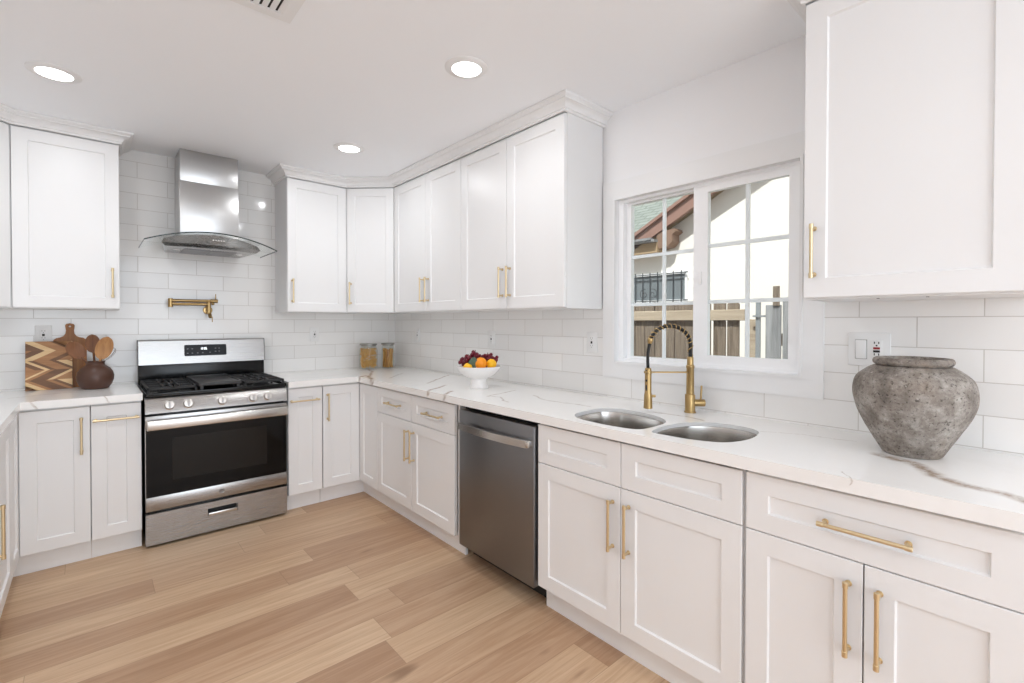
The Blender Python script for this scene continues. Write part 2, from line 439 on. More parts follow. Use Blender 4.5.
# ------------------------------------------------------------------ mesh helper
class MB:
    def __init__(s): s.b = bmesh.new(); s.mi = 0
    def _tag(s, faces):
        for f in faces: f.material_index = s.mi
    def box(s, a, b, bev=0.0, seg=2, rot=None, piv=None):
        a = Vector(a); b = Vector(b)
        lo = Vector((min(a.x, b.x), min(a.y, b.y), min(a.z, b.z))); hi = Vector((max(a.x, b.x), max(a.y, b.y), max(a.z, b.z)))
        r = bmesh.ops.create_cube(s.b, size=1)
        vs = r['verts']
        for v in vs:
            v.co = Vector(((v.co.x + 0.5) * (hi.x - lo.x) + lo.x, (v.co.y + 0.5) * (hi.y - lo.y) + lo.y, (v.co.z + 0.5) * (hi.z - lo.z) + lo.z))
        fs = set(f for v in vs for f in v.link_faces)
        allv = list(vs)
        if bev > 0:
            es = list(set(e for v in vs for e in v.link_edges))
            rr = bmesh.ops.bevel(s.b, geom=es, offset=bev, segments=seg, profile=0.5, affect='EDGES')
            fs = set(f for f in rr['faces']) | set(f for v in rr['verts'] for f in v.link_faces)
            allv = list(set(v for f in fs for v in f.verts))
        s._tag(fs)
        if rot is not None:
            M3 = rot.to_matrix() if hasattr(rot, 'to_matrix') else rot
            pv = Vector(piv) if piv is not None else (lo + hi) / 2
            for v in allv: v.co = M3 @ (v.co - pv) + pv
        return allv
    def ring_loft(s, rings, close_ends=True, closed_u=True):
        vr = [[s.b.verts.new(Vector(p)) for p in r] for r in rings]
        n = len(rings[0])
        for i in range(len(vr) - 1):
            for j in range(n if closed_u else n - 1):
                k = (j + 1) % n
                f = s.b.faces.new((vr[i][j], vr[i][k], vr[i + 1][k], vr[i + 1][j])); f.material_index = s.mi
        if close_ends:
            for r, fl in ((vr[0], True), (vr[-1], False)):
                try:
                    f = s.b.faces.new(list(reversed(r)) if fl else r); f.material_index = s.mi
                except ValueError: pass
        return vr
    def lathe(s, prof, c=(0, 0, 0), seg=32, axis=None):
        c = Vector(c)
        Q = Vector((0, 0, 1)).rotation_difference(Vector(axis)) if axis is not None else None
        rings = []
        for r, z in prof:
            ring = []
            for k in range(seg):
                a = 2 * PI * k / seg
                p = Vector((max(r, 1e-5) * math.cos(a), max(r, 1e-5) * math.sin(a), z))
                if Q: p = Q @ p
                ring.append(c + p)
            rings.append(ring)
        s.ring_loft(rings, True)
    def cyl(s, p0, p1, r0, r1=None, seg=20):
        p0 = Vector(p0); p1 = Vector(p1)
        if r1 is None: r1 = r0
        d = p1 - p0
        s.lathe([(r0, 0), (r1, d.length)], p0, seg, d.normalized())
    def rod(s, p0, p1, r, bev=0.001, seg=16):
        p0 = Vector(p0); p1 = Vector(p1); d = p1 - p0; L = d.length
        s.lathe([(r - bev, 0), (r, bev), (r, L - bev), (r - bev, L)], p0, seg, d.normalized())
    def tube(s, pts, r, seg=10, radii=None):
        pts = [Vector(p) for p in pts]
        n = len(pts)
        tang = []
        for i in range(n):
            a = pts[max(i - 1, 0)]; b = pts[min(i + 1, n - 1)]
            tang.append((b - a).normalized())
        nrm = tang[0].orthogonal().normalized()
        rings = []
        for i in range(n):
            if i:
                q = tang[i - 1].rotation_difference(tang[i]); nrm = (q @ nrm).normalized()
            bi = tang[i].cross(nrm).normalized()
            rr = radii[i] if radii else r
            rings.append([pts[i] + (nrm * math.cos(2 * PI * k / seg) + bi * math.sin(2 * PI * k / seg)) * rr for k in range(seg)])
        s.ring_loft(rings, True)
    def sphere(s, c, r, sc=(1, 1, 1), u=20, v=12, rot=None):
        res = bmesh.ops.create_uvsphere(s.b, u_segments=u, v_segments=v, radius=r)
        fs = set()
        for q in res['verts']:
            p = Vector((q.co.x * sc[0], q.co.y * sc[1], q.co.z * sc[2]))
            if rot: p = rot.to_matrix() @ p
            q.co = p + Vector(c)
            fs.update(q.link_faces)
        s._tag(fs)
        return res['verts']
    def prism(s, poly, mapf, t0, t1, holes=()):
        """polygon in 2D (with holes) swept from t0 to t1; mapf(u, v, t) -> xyz"""
        loops = [poly] + list(holes)
        flat = [p for lp in loops for p in lp]
        tris = tessellate_polygon([[Vector((p[0], p[1], 0)) for p in lp] for lp in loops])
        va = [s.b.verts.new(Vector(mapf(p[0], p[1], t0))) for p in flat]
        vb = [s.b.verts.new(Vector(mapf(p[0], p[1], t1))) for p in flat]
        fs = []
        for t in tris:
            for vs in ([va[i] for i in reversed(t)], [vb[i] for i in t]):
                try: fs.append(s.b.faces.new(vs))
                except ValueError: pass
        o = 0
        for lp in loops:
            n = len(lp)
            for i in range(n):
                j = (i + 1) % n
                fs.append(s.b.faces.new((va[o + i], va[o + j], vb[o + j], vb[o + i])))
            o += n
        s._tag(fs)
    def sweep(s, path, prof, closed=False):
        """path: 2D polyline (x, y); prof: list of (out, z); out is to the left normal side -> mitred moulding"""
        n = len(path)
        P = [Vector((p[0], p[1])) for p in path]
        def nrm(a, b):
            d = (b - a).normalized(); return Vector((-d.y, d.x))
        rings = []
        for i in range(n):
            if i == 0: N = nrm(P[0], P[1]); k = 1
            elif i == n - 1: N = nrm(P[-2], P[-1]); k = 1
            else:
                n1 = nrm(P[i - 1], P[i]); n2 = nrm(P[i], P[i + 1])
                N = (n1 + n2).normalized(); k = 1 / max(0.2, N.dot(n1))
            rings.append([(P[i].x + N.x * o * k, P[i].y + N.y * o * k, z) for o, z in prof])
        s.ring_loft(rings, True)
    def build(s, name, mat, parent=None, world=False, sharp=32, solid=None):
        if world and parent:
            o = Vector((0, 0, 0)); q = parent
            while q: o += Vector(q.location); q = q.parent
            bmesh.ops.translate(s.b, verts=s.b.verts, vec=-o)
        bmesh.ops.remove_doubles(s.b, verts=s.b.verts, dist=1e-6)
        bmesh.ops.recalc_face_normals(s.b, faces=s.b.faces)
        me = bpy.data.meshes.new(name)
        s.b.to_mesh(me); s.b.free()
        for x in (mat if isinstance(mat, (list, tuple)) else [mat]):
            me.materials.append(M[x])
        for p in me.polygons: p.use_smooth = True
        me.set_sharp_from_angle(angle=R(sharp))
        ob = bpy.data.objects.new(name, me)
        COL.objects.link(ob)
        if parent: ob.parent = parent
        if solid:
            md = ob.modifiers.new('thickness', 'SOLIDIFY'); md.thickness = solid; md.offset = -1 if solid > 0 else 1
        return ob

def tag(o, label=None, cat=None, group=None, kind=None):
    if label: o['label'] = label
    if cat: o['category'] = cat
    if group: o['group'] = group
    if kind: o['kind'] = kind
    return o
def thing(name, label, cat, loc=(0, 0, 0), rz=0, group=None, kind=None):
    o = bpy.data.objects.new(name, None)
    COL.objects.link(o)
    o.empty_display_size = 0.1
    o.location = loc
    o.rotation_euler = (0, 0, rz)
    return tag(o, label, cat, group, kind)
def struct(name, mb, mat, label=None, parent=None):
    o = mb.build(name, mat, parent)
    o['kind'] = 'structure'
    if label: o['label'] = label
    return o

# ------------------------------------------------------------------ the room
XL = -2.4256 - 0.623          # left wall
YR = -7.2                     # wall behind the camera
CZ = LZ
b = MB(); b.box((XL - 0.12, YR - 0.12, -0.06), (0.12, 0.12, 0)); struct('floor', b, 'floor', 'light oak plank floor')
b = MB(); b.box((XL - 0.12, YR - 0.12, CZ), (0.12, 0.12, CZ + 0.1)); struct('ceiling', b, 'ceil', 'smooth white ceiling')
b = MB(); b.box((XL - 0.12, 0, 0), (0.12, 0.12, CZ)); struct('wall_back', b, 'wall')
b = MB(); b.box((XL - 0.12, YR, 0), (XL, 0, CZ)); struct('wall_left', b, 'wall')
OY0, OY1, OZ0, OZ1 = -3.44, -2.536, 1.107, 1.978        # window opening
b = MB()
b.box((0, YR, 0), (0.12, OY0, CZ)); b.box((0, OY1, 0), (0.12, 0, CZ)); b.box((0, OY0, 0), (0.12, OY1, OZ0)); b.box((0, OY0, OZ1), (0.12, OY1, CZ))
struct('wall_right', b, 'wall', 'white painted wall above the window')
b = MB()
b.box((XL - 0.12, YR - 0.12, 0), (-3.02, YR, CZ)); b.box((-0.18, YR - 0.12, 0), (0.12, YR, CZ)); b.box((-3.02, YR - 0.12, 2.4), (-0.18, YR, CZ))
struct('wall_rear', b, 'wall')

# tile slabs
TT = 0.008
b = MB(); b.box((XL, -TT, 0.909), (-TT, 0, CZ)); struct('trim_2', b, 'tile_b', 'white subway tile covering the back wall')
b = MB()
CY0, CY1, CZ0, CZ1 = -3.526, -2.455, 1.02, 2.081         # outer edge of the window casing
TZ = 1.40
b.box((-TT, CY1, 0.909), (0, 0, TZ)); b.box((-TT, CY0, 0.909), (0, CY1, CZ0)); b.box((-TT, -4.1, 0.909), (0, CY0, TZ))
struct('trim_3', b, 'tile_r', 'white subway tile along the window wall')

# window casing
b = MB()
b.prism([(CY0, CZ0), (CY1, CZ0), (CY1, CZ1), (CY0, CZ1)], lambda u, v, t: (t, u, v), -0.017, 0.0, [[(OY0, OZ0), (OY1, OZ0), (OY1, OZ1), (OY0, OZ1)]])
o = struct('trim_1', b, 'trimw', 'flat white casing around the window')
b = MB()
e = 0.012
b.prism([(OY0 - e, OZ0 - e), (OY1 + e, OZ0 - e), (OY1 + e, OZ1 + e), (OY0 - e, OZ1 + e)], lambda u, v, t: (t, u, v), -0.023, -0.0165, [[(OY0, OZ0), (OY1, OZ0), (OY1, OZ1), (OY0, OZ1)]])
struct('inner_bead', b, 'trimw', parent=o)

# window: frame, fixed left sash, sliding right sash
win = thing('window_1', 'white two-pane sliding window with grilles', None, (0.06, (OY0 + OY1) / 2, OZ0), kind='structure')
yz = lambda u, v, t: (t, u, v)
rect = lambda y0, y1, z0, z1: [(y0, z0), (y1, z0), (y1, z1), (y0, z1)]
b = MB(); f = 0.03
b.prism(rect(OY0, OY1, OZ0, OZ1), yz, 0.016, 0.118, [rect(OY0 + f, OY1 - f, OZ0 + 0.018, OZ1 - 0.014)])
b.build('window_frame', 'vinyl', win, True)
# left (outer) sash: glass y -2.972..-2.593
def sash(x0, x1, y0, y1, z0, z1, gy0, gy1, gz0, gz1, vy, hz):
    b = MB(); b.prism(rect(y0, y1, z0, z1), yz, x0, x1, [rect(gy0, gy1, gz0, gz1)])
    sh = b.build('sash', 'vinyl', win, True)
    xm = (x0 + x1) / 2
    b = MB(); b.box((xm - 0.009, gy0, gz0), (xm + 0.009, gy1, gz1)); b.build('pane', 'pane', sh, True)
    b = MB()
    b.box((xm - 0.005, vy - 0.0085, gz0), (xm + 0.005, vy + 0.0085, gz1))
    for h in hz: b.box((xm - 0.0049, gy0, h - 0.0085), (xm + 0.0049, gy1, h + 0.0085))
    b.build('grille', 'grille', sh, True)
sash(0.050, 0.078, -2.995, OY1 - f, OZ0 + 0.018, OZ1 - 0.014, -2.968, -2.592, 1.136, 1.955, -2.786, (1.672, 1.415))
sash(0.020, 0.049, OY0 + f, -2.968, OZ0 + 0.018, OZ1 - 0.014, -3.387, -3.038, 1.165, 1.931, -3.216, (1.678, 1.416))
b = MB(); b.box((0.010, -3.012, 1.50), (0.0205, -2.996, 1.56), 0.003); b.build('latch', 'vinyl', win, True)

# ------------------------------------------------------------------ cabinets
DT = 0.02
def shaker(x0, x1, z0, z1, y=0.0, fr=0.064, rec=0.008):
    """door slab in local coords; front face at y, thickness behind it, recessed middle panel"""
    b = MB()
    w, h = x1 - x0, z1 - z0
    fr2 = min(fr, w * 0.32)
    frz = min(fr, h * 0.335)
    o = 0.0015
    def ringp(ix, yy): return [(x0 + ix, yy, z0 + ix), (x1 - ix, yy, z0 + ix), (x1 - ix, yy, z1 - ix), (x0 + ix, yy, z1 - ix)]
    def ring2(ix, iz, yy): return [(x0 + ix, yy, z0 + iz), (x1 - ix, yy, z0 + iz), (x1 - ix, yy, z1 - iz), (x0 + ix, yy, z1 - iz)]
    rings = [ringp(0, y + DT), ringp(0, y + o), ringp(o, y), ring2(fr2, frz, y), ring2(fr2 + 0.004, frz + 0.004, y + rec)]
    b.ring_loft(rings, True)
    return b
def bar_handle(p0, p1, out=0.032, r=0.0055):
    """bar pull between p0 and p1 (in the door face plane, local), standing out along -y"""
    b = MB()
    p0 = Vector(p0); p1 = Vector(p1)
    d = (p1 - p0).normalized(); n = Vector((0, -1, 0))
    a0 = p0 + n * out; a1 = p1 + n * out
    b.rod(a0, a1, r)
    for a, sgn in ((a0, 1), (a1, -1)):
        b.rod(a - d * sgn * 0.002, a + d * sgn * 0.014, r + 0.0014, 0.0008)
        foot = a + d * sgn * 0.011
        b.rod(foot - n * out, foot, r * 0.95, 0.0005)
        b.rod(foot - n * out, foot - n * (out - 0.003), r * 1.5, 0.0005)
    return b

def carcass(w, dep, z0, z1, hollow=True, t=0.018, y0=DT + 0.001):
    b = MB()
    if hollow:
        b.box((0, y0, z0), (t, dep, z1)); b.box((w - t, y0, z0), (w, dep, z1))
        b.box((t, y0, z0), (w - t, dep, z0 + t)); b.box((t, dep - 0.008, z0 + t), (w - t, dep, z1))
        if w < 0.9: b.box((t, y0, z1 - 0.03), (w - t, y0 + 0.018, z1)); b.box((t, y0, 0.66), (w - t, y0 + 0.018, 0.69))
    else:
        b.box((0, y0, z0), (w, dep, z1), 0.001, 1)
    return b

D = 0.623
ZB, ZT = 0.115, 0.857          # door bottom / top of base fronts
ZDR = 0.682                    # split between drawer and door
CB = 0.869                     # underside of the countertop
HB = (0.435, 0.630)            # handle span on base doors
G = 0.0018

def base_cabinet(label, loc, rz, w, doors, drawers=(), group='white base cabinets', toe=True, hole=False):
    t = thing('base_cabinet', label, 'cabinet', loc, rz, group)
    carcass(w, D - 0.012, ZB - 0.005, CB - 0.002).build('carcass', 'carcass', t)
    b = MB(); b.box((0, 0.059, 0), (w, 0.075, ZB - 0.006)); b.build('toe_kick', 'cab', t)
    for (x0, x1, z0, z1, h) in doors:
        d = shaker(x0 + G, x1 - G, z0 + G, z1 - G).build('door', 'cab', t)
        if h:
            bar_handle((h[0], 0, h[1]), (h[2], 0, h[3])).build('handle', 'brass', d)
    for (x0, x1, z0, z1, h) in drawers:
        d = shaker(x0 + G, x1 - G, z0 + G, z1 - G).build('drawer_front' if h is None else 'drawer', 'cab', t)
        if h:
            bar_handle((h[0], 0, h[1]), (h[2], 0, h[3])).build('handle', 'brass', d)
    return t

# back run, faces -y; local x = world x
YF = -D
base_cabinet('narrow white pull-out base cabinet with a level brass pull, left of the range', (-2.149, YF, 0), 0, 0.220,
             [(0, 0.220, ZB, ZT, (0.010, 0.776, 0.208, 0.776))])
base_cabinet('narrow white pull-out base cabinet with a level brass pull, right of the range', (-1.1335, YF, 0), 0, 0.2325,
             [(0, 0.2325, ZB, ZT, (0.012, 0.770, 0.205, 0.770))])
# right run, faces -x; local x runs to -y
RZ = -PI / 2
base_cabinet('white base cabinet with two drawers over two doors, left of the dishwasher', (-D, -0.921, 0), RZ, 0.997,
             [(0, 0.487, ZB, ZDR, (0.453, HB[0], 0.453, HB[1])), (0.487, 0.974, ZB, ZDR, (0.521, HB[0], 0.521, HB[1]))],
             [(0, 0.487, ZDR, ZT, (0.168, 0.768, 0.356, 0.768)), (0.487, 0.974, ZDR, ZT, (0.666, 0.768, 0.854, 0.768))])
base_cabinet('wide white sink base cabinet with two doors under two plain false drawers', (-D, -2.562, 0), RZ, 0.918,
             [(0, 0.456, ZB, ZDR, (0.420, HB[0], 0.420, HB[1])), (0.456, 0.916, ZB, ZDR, (0.494, HB[0], 0.494, HB[1]))],
             [(0, 0.456, ZDR, ZT, None), (0.456, 0.916, ZDR, ZT, None)])
base_cabinet('white base cabinet with one wide drawer over two doors, beneath the stone vase', (-D, -3.487, 0), RZ, 0.610,
             [(0, 0.305, ZB, ZDR, (0.272, HB[0], 0.272, HB[1])), (0.305, 0.609, ZB, ZDR, (0.340, HB[0], 0.340, HB[1]))],
             [(0, 0.609, ZDR, ZT, (0.206, 0.768, 0.408, 0.768))])
# left run, faces +x; local x runs to +y
XLF = -2.4256
base_cabinet('white base cabinet along the left wall at the photo edge', (XLF, -1.55, 0), PI / 2, 0.628,
             [(0, 0.626, ZB, ZT, (0.036, 0.43, 0.036, 0.63))])

def corner_base(label, corner, sx, handle):
    """L-shaped corner cabinet: one door on the back run, one on the side run; sx=+1 right corner, -1 left corner"""
    t = thing('corner_base_cabinet', label, 'cabinet', (corner[0], corner[1], 0), 0, 'white corner base cabinets')
    L = 0.274 if sx > 0 else 0.2755
    LS = 0.296 if sx > 0 else 0.296
    # carcass and toe kick as L prisms, local origin at the inner corner of the door faces
    k = DT + 0.001
    def pl(i, xw, yw):
        return [(-sx * xw, i), (sx * i, i), (sx * i, -yw), (sx * (D - 0.012), -yw), (sx * (D - 0.012), D - 0.012), (-sx * xw, D - 0.012)]
    mp = lambda u, v, z: (u, v, z)
    b = MB(); b.prism(pl(k, L, LS), mp, ZB - 0.005, CB - 0.002); b.build('carcass', 'carcass', t)
    b = MB(); b.prism([(-sx * L, 0.059), (sx * 0.059, 0.059), (sx * 0.059, -LS), (sx * 0.075, -LS), (sx * 0.075, 0.075), (-sx * L, 0.075)], mp, 0, ZB - 0.006); b.build('toe_kick', 'cab', t)
    x0, x1 = (-L, 0) if sx > 0 else (0, L)
    d = shaker(x0 + G, x1 - G, ZB + G, ZT - G).build('door', 'cab', t)
    bar_handle((handle, 0, 0.606), (handle, 0, 0.802)).build('handle', 'brass', d)
    d = shaker(0.001, LS - G, ZB + G, ZT - G).build('door', 'cab', t)
    if sx > 0: d.rotation_euler = (0, 0, -PI / 2)
    else:
        d.rotation_euler = (0, 0, PI / 2); d.location = (0, -LS, 0)
    return t
corner_base('white corner base cabinet with two doors meeting at the inner corner, beneath the pasta jars', (-D, -D), 1, -0.241)
corner_base('white corner base cabinet with a wide door, beneath the chevron cutting board', (XLF, -D), -1, 0.239)

# filler beside the dishwasher belongs to its cabinet run: thin panel
UZ0, UZ1 = 1.400, 2.394
UD = 0.321
def upper_cabinet(label, loc, rz, w, doors, z0=UZ0, z1=UZ1, dep=UD, screws=()):
    t = thing('wall_cabinet', label, 'cabinet', loc, rz, 'white wall cabinets')
    b = MB(); b.box((0, DT + 0.001, z0 - 0.006), (w, dep - TT - 0.001, CZ - 0.003), 0.0012, 1); b.build('cabinet_box', 'carcass', t)
    for (x0, x1, h) in doors:
        d = shaker(x0 + G, x1 - G, z0, z1).build('door', 'cab', t)
        if h is not None: bar_handle((h, 0, z0 + 0.066), (h, 0, z0 + 0.242)).build('handle', 'brass', d)
    for q in screws:
        b = MB(); b.cyl((q, 0.045, z0 - 0.0075), (q, 0.045, z0 - 0.0062), 0.004, seg=12); b.build('screw', 'dark', t)
    return t
upper_cabinet('white single-door wall cabinet between the range hood and the angled corner cabinet', (-1.047, -UD, 0), 0, 0.449, [(0, 0.449, 0.034)])
upper_cabinet('white double-door wall cabinet next to the angled corner, second from the window', (-UD, -0.598, 0), RZ, 0.926, [(0, 0.486, 0.451), (0.486, 0.925, 0.521)])
upper_cabinet('white double-door wall cabinet directly left of the window', (-UD, -1.525, 0), RZ, 0.920, [(0, 0.460, 0.426), (0.460, 0.919, 0.494)])
upper_cabinet('white single-door wall cabinet above the cutting boards and spoon crock', (-2.468, -UD, 0), 0, 0.459, [(0, 0.459, 0.424)])
upper_cabinet('large white wall cabinet right of the window, above the stone vase', (-UD, -3.548, 0), RZ, 0.527, [(0, 0.526, 0.033)], z0=1.403, screws=(0.20, 0.32))

def corner_upper(label, cx, sx, hside):
    """angled corner wall cabinet in the corner at x=cx; sx=+1 right corner"""
    t = thing('corner_wall_cabinet', label, 'cabinet', (cx, 0, 0), 0, 'white wall cabinets')
    cs = 0.597 if sx > 0 else 0.580
    g = TT + 0.001
    a = Vector((-sx * cs, -UD)); c = Vector((-sx * UD, -cs))
    d = (c - a).normalized()
    n = Vector((-sx * abs(d.y), -abs(d.x)))          # outward
    k = DT + 0.001
    a2 = a - n * k; c2 = c - n * k
    b = MB()
    b.prism([(-sx * g, -g), (-sx * (cs - 0.0005), -g), (-sx * (cs - 0.0005), a2.y), (a2.x, a2.y), (c2.x, c2.y), (c2.x, -(cs - 0.0005)), (-sx * g, -(cs - 0.0005))] if sx > 0 else
            [(g, -g), (cs - 0.0005, -g), (cs - 0.0005, a2.y), (a2.x, a2.y), (c2.x, c2.y), (c2.x, -(cs - 0.0005)), (g, -(cs - 0.0005))], lambda u, v, z: (u, v, z), UZ0 - 0.006, CZ - 0.003)
    b.build('cabinet_box', 'carcass', t)
    L = (c - a).length
    dd = shaker(0.004, L - 0.004, UZ0, UZ1).build('door', 'cab', t)
    p = a if sx > 0 else c
    q = c if sx > 0 else a
    dd.location = (p.x, p.y, 0)
    dd.rotation_euler = (0, 0, math.atan2(q.y - p.y, q.x - p.x))
    h = 0.036 if hside < 0 else L - 0.036
    bar_handle((h, 0, UZ0 + 0.062), (h, 0, UZ0 + 0.238)).build('handle', 'brass', dd)
corner_upper('angled white corner wall cabinet above the pasta jars', 0.0, 1, -1)
corner_upper('angled white corner wall cabinet cut off by the left photo edge', XL, -1, -1)

# crown mouldings
def crown(n, path, label):
    z = CZ - 0.001
    h = z - UZ1 - 0.006
    prof = [(0.0, z - h), (0.008, z - h), (0.011, z - h + 0.003), (0.011, z - h + 0.012), (0.018, z - h + 0.013), (0.020, z - h + 0.020), (0.026, z - h + 0.030), (0.037, z - h + 0.039), (0.049, z - h + 0.043), (0.049, z - 0.020), (0.055, z - 0.017), (0.062, z - 0.012), (0.066, z - 0.010), (0.066, z), (0.0, z)]
    b = MB(); b.sweep(path, prof)
    struct('trim_%d' % n, b, 'trimw', label)
e = 0.0005
g = TT + 0.001
crown(4, [(-e, -2.4455), (-UD - e, -2.4455), (-UD - e, -0.597), (-0.597, -UD - e), (-1.0475, -UD - e), (-1.0475, -g)], 'white crown moulding over the wall cabinets left of the window')
crown(5, [(-2.0085, -g), (-2.0085, -UD - e), (XL + 0.58, -UD - e), (XL + UD + e, -0.58), (XL + 0.002, -0.5805)], 'white crown moulding over the wall cabinets left of the hood')
crown(6, [(-e, -4.0755), (-UD - e, -4.0755), (-UD - e, -3.5475), (-e, -3.5475)], 'white crown moulding over the wall cabinet right of the window')

# ------------------------------------------------------------------ countertops
ZC = 0.909
OC = -(D + 0.027)
def blob(pts, n=10):
    """closed Catmull-Rom through points"""
    out = []
    N = len(pts)
    for i in range(N):
        p0, p1, p2, p3 = (Vector(pts[(i + k - 1) % N]) for k in range(4))
        for j in range(n):
            t = j / n
            out.append(tuple(0.5 * ((2 * p1) + (-p0 + p2) * t + (2 * p0 - 5 * p1 + 4 * p2 - p3) * t * t + (-p0 + 3 * p1 - 3 * p2 + p3) * t ** 3)))
    return out
BL = blob([(-0.585, -2.765), (-0.52, -2.700), (-0.42, -2.683), (-0.325, -2.690), (-0.270, -2.755), (-0.268, -2.87), (-0.300, -2.985), (-0.375, -3.062), (-0.48, -3.078), (-0.572, -3.066), (-0.600, -2.99), (-0.602, -2.87)])
BR = blob([(-0.575, -3.125), (-0.49, -3.102), (-0.40, -3.100), (-0.305, -3.130), (-0.237, -3.205), (-0.222, -3.30), (-0.255, -3.375), (-0.34, -3.407), (-0.44, -3.408), (-0.528, -3.372), (-0.568, -3.29), (-0.580, -3.205)])
xy = lambda u, v, z: (u, v, z)
b = MB()
b.prism([(-1.1365, OC), (OC, OC), (OC, -4.10), (-TT - e, -4.10), (-TT - e, -TT - e), (-1.1365, -TT - e)], xy, ZC - 0.016, ZC, [BL, BR])
b.prism([(-1.1365, OC), (OC, OC), (OC, -4.10), (-TT - e, -4.10), (-TT - e, -TT - e), (-1.1365, -TT - e)], xy, CB, ZC - 0.016, [[(-0.628, -2.62), (-0.628, -3.46), (-0.20, -3.46), (-0.20, -2.62)]])
tag(b.build('countertop', 'quartz', sharp=20), 'white veined countertop running from the range around the corner past the sink', 'countertop')
b = MB()
LX = XLF + 0.012
b.prism([(-1.925, OC), (LX, OC), (LX, -1.56), (XL + e, -1.56), (XL + e, -TT - e), (-1.925, -TT - e)], xy, CB, ZC)
tag(b.build('countertop', 'quartz', sharp=20), 'white veined countertop left of the range, under the cutting boards', 'countertop')

# sink
snk = thing('sink', 'undermount stainless double-bowl sink below the gold faucet', 'sink', (-0.42, -3.05, 0.70))
def bowl(outline, drain):
    cx = sum(p[0] for p in outline) / len(outline); cy = sum(p[1] for p in outline) / len(outline)
    def ring(sc, z): return [(cx + (p[0] - cx) * sc, cy + (p[1] - cy) * sc, z) for p in outline]
    b = MB()
    b.ring_loft([ring(1.03, ZC - 0.0175), ring(1.006, ZC - 0.0175), ring(1.0, ZC - 0.022), ring(0.985, ZC - 0.07), ring(0.965, 0.72), ring(0.93, 0.700), ring(0.86, 0.692), ring(0.3, 0.688), ring(0.1, 0.686)], False)
    o = b.build('bowl', 'sink', snk, True, sharp=50, solid=0.0015)
    b = MB(); b.lathe([(0.0, 0.6885), (0.030, 0.6885), (0.043, 0.693), (0.045, 0.6905)], (cx, cy, 0), 24); b.build('drain', 'steel', o, True)
bowl(BL, 0); bowl(BR, 0)

# faucet
fx, fy = -0.099, -3.019
fa = thing('kitchen_faucet', 'tall brushed gold spring faucet with a black hose behind the sink', 'faucet', (fx, fy, ZC))
dl = Vector((-0.748, 0.664, 0))                     # towards the spray head
b = MB()
b.lathe([(0.0265, 0), (0.0265, 0.004), (0.0225, 0.006), (0.0225, 0.080), (0.0215, 0.082), (0.0175, 0.084), (0.0165, 0.20), (0.0185, 0.205), (0.0185, 0.213), (0.0145, 0.218), (0.0140, 0.250), (0.012, 0.254)], (fx, fy, ZC), 28)
b.build('column', 'gold', fa, True)
hd = Vector((fx, fy, 0)) + dl * 0.192
rgt = -dl
b = MB()
b.rod((fx, fy, ZC + 0.043), Vector((fx, fy, ZC + 0.043)) + rgt * 0.066, 0.0165)
b.rod(Vector((fx, fy, ZC + 0.045)) + rgt * 0.048, Vector((fx, fy, ZC + 0.122)) + rgt * 0.052, 0.0045)
b.build('lever', 'gold', fa, True)
b = MB()
b.rod((fx, fy, 1.092), (hd.x, hd.y, 1.092), 0.0040)
b.lathe([(0.0165, -0.006), (0.019, -0.004), (0.019, 0.004), (0.0165, 0.006)], (hd.x, hd.y, 1.092), 20)
b.build('support_arm', 'gold', fa, True)
# spring arc path
P0 = Vector((fx, fy, 1.160)); P3 = hd + Vector((0, 0, 1.238)) - dl * 0.006
path = []
mid = (P0 + P3) / 2
rad = (Vector((P3.x, P3.y, 0)) - Vector((P0.x, P0.y, 0))).length / 2
cz = 1.216
N = 60
for i in range(6): path.append(P0.lerp(Vector((fx, fy, cz)), i / 6))
for i in range(N + 1):
    a = PI * (i / N) * 0.92
    path.append(Vector((fx, fy, cz)) + dl * (rad * (1 - math.cos(a))) + Vector((0, 0, rad * math.sin(a) * 0.93)))
endp = path[-1]
b = MB(); b.tube(path, 0.0078, 10)
tail = []
for i in range(13):
    t = i / 12
    tail.append(endp.lerp(hd + Vector((0, 0, 1.105)), t) + dl * (0.006 * math.sin(PI * t)))
b.tube(tail, 0.0072, 10)
b.build('hose', 'rubber', fa, True)
# coil around the arc
b = MB()
coil = []
turns = 14
steps = turns * 12
tang = None; nv = Vector((0, 0, 1)).cross(dl).normalized()
for i in range(steps + 1):
    t = i / steps * (len(path) - 1)
    k = min(int(t), len(path) - 2)
    p = path[k].lerp(path[k + 1], t - k)
    tg = (path[k + 1] - path[k]).normalized()
    bn = tg.cross(nv).normalized()
    a = 2 * PI * turns * i / steps
    coil.append(p + (nv * math.cos(a) + bn * math.sin(a)) * 0.0108)
b.tube(coil, 0.0023, 6)
b.build('spring', 'gold', fa, True)
b = MB()
dirc = (tail[1] - tail[0]).normalized()
b.lathe([(0.008, -0.012), (0.012, -0.008), (0.013, 0.0), (0.010, 0.012), (0.0075, 0.016)], endp, 20, dirc)
b.build('hose_collar', 'gold', fa, True)
b = MB()
b.lathe([(0.010, 1.112), (0.0145, 1.108), (0.0150, 1.060), (0.0150, 1.000), (0.0175, 0.988), (0.0185, 0.975), (0.0195, 0.940), (0.0205, 0.928), (0.0165, 0.926), (0.0, 0.927)], (hd.x, hd.y, 0), 28)
sh = b.build('spray_head', 'gold', fa, True)
ff = Vector((-0.664, -0.748, 0)); side = (dl * 0.75 + ff * 0.66).normalized()
for z0, z1, q in ((1.082, 1.104, 0.0055), (1.048, 1.062, 0.0055), (1.004, 1.040, 0.0055)):
    pz = hd + side * 0.0125
    b = MB(); b.sphere((pz.x, pz.y, (z0 + z1) / 2), 1, (0.0050, 0.0050, (z1 - z0) / 2), 12, 8); b.build('spray_button', 'rubber', sh, True)
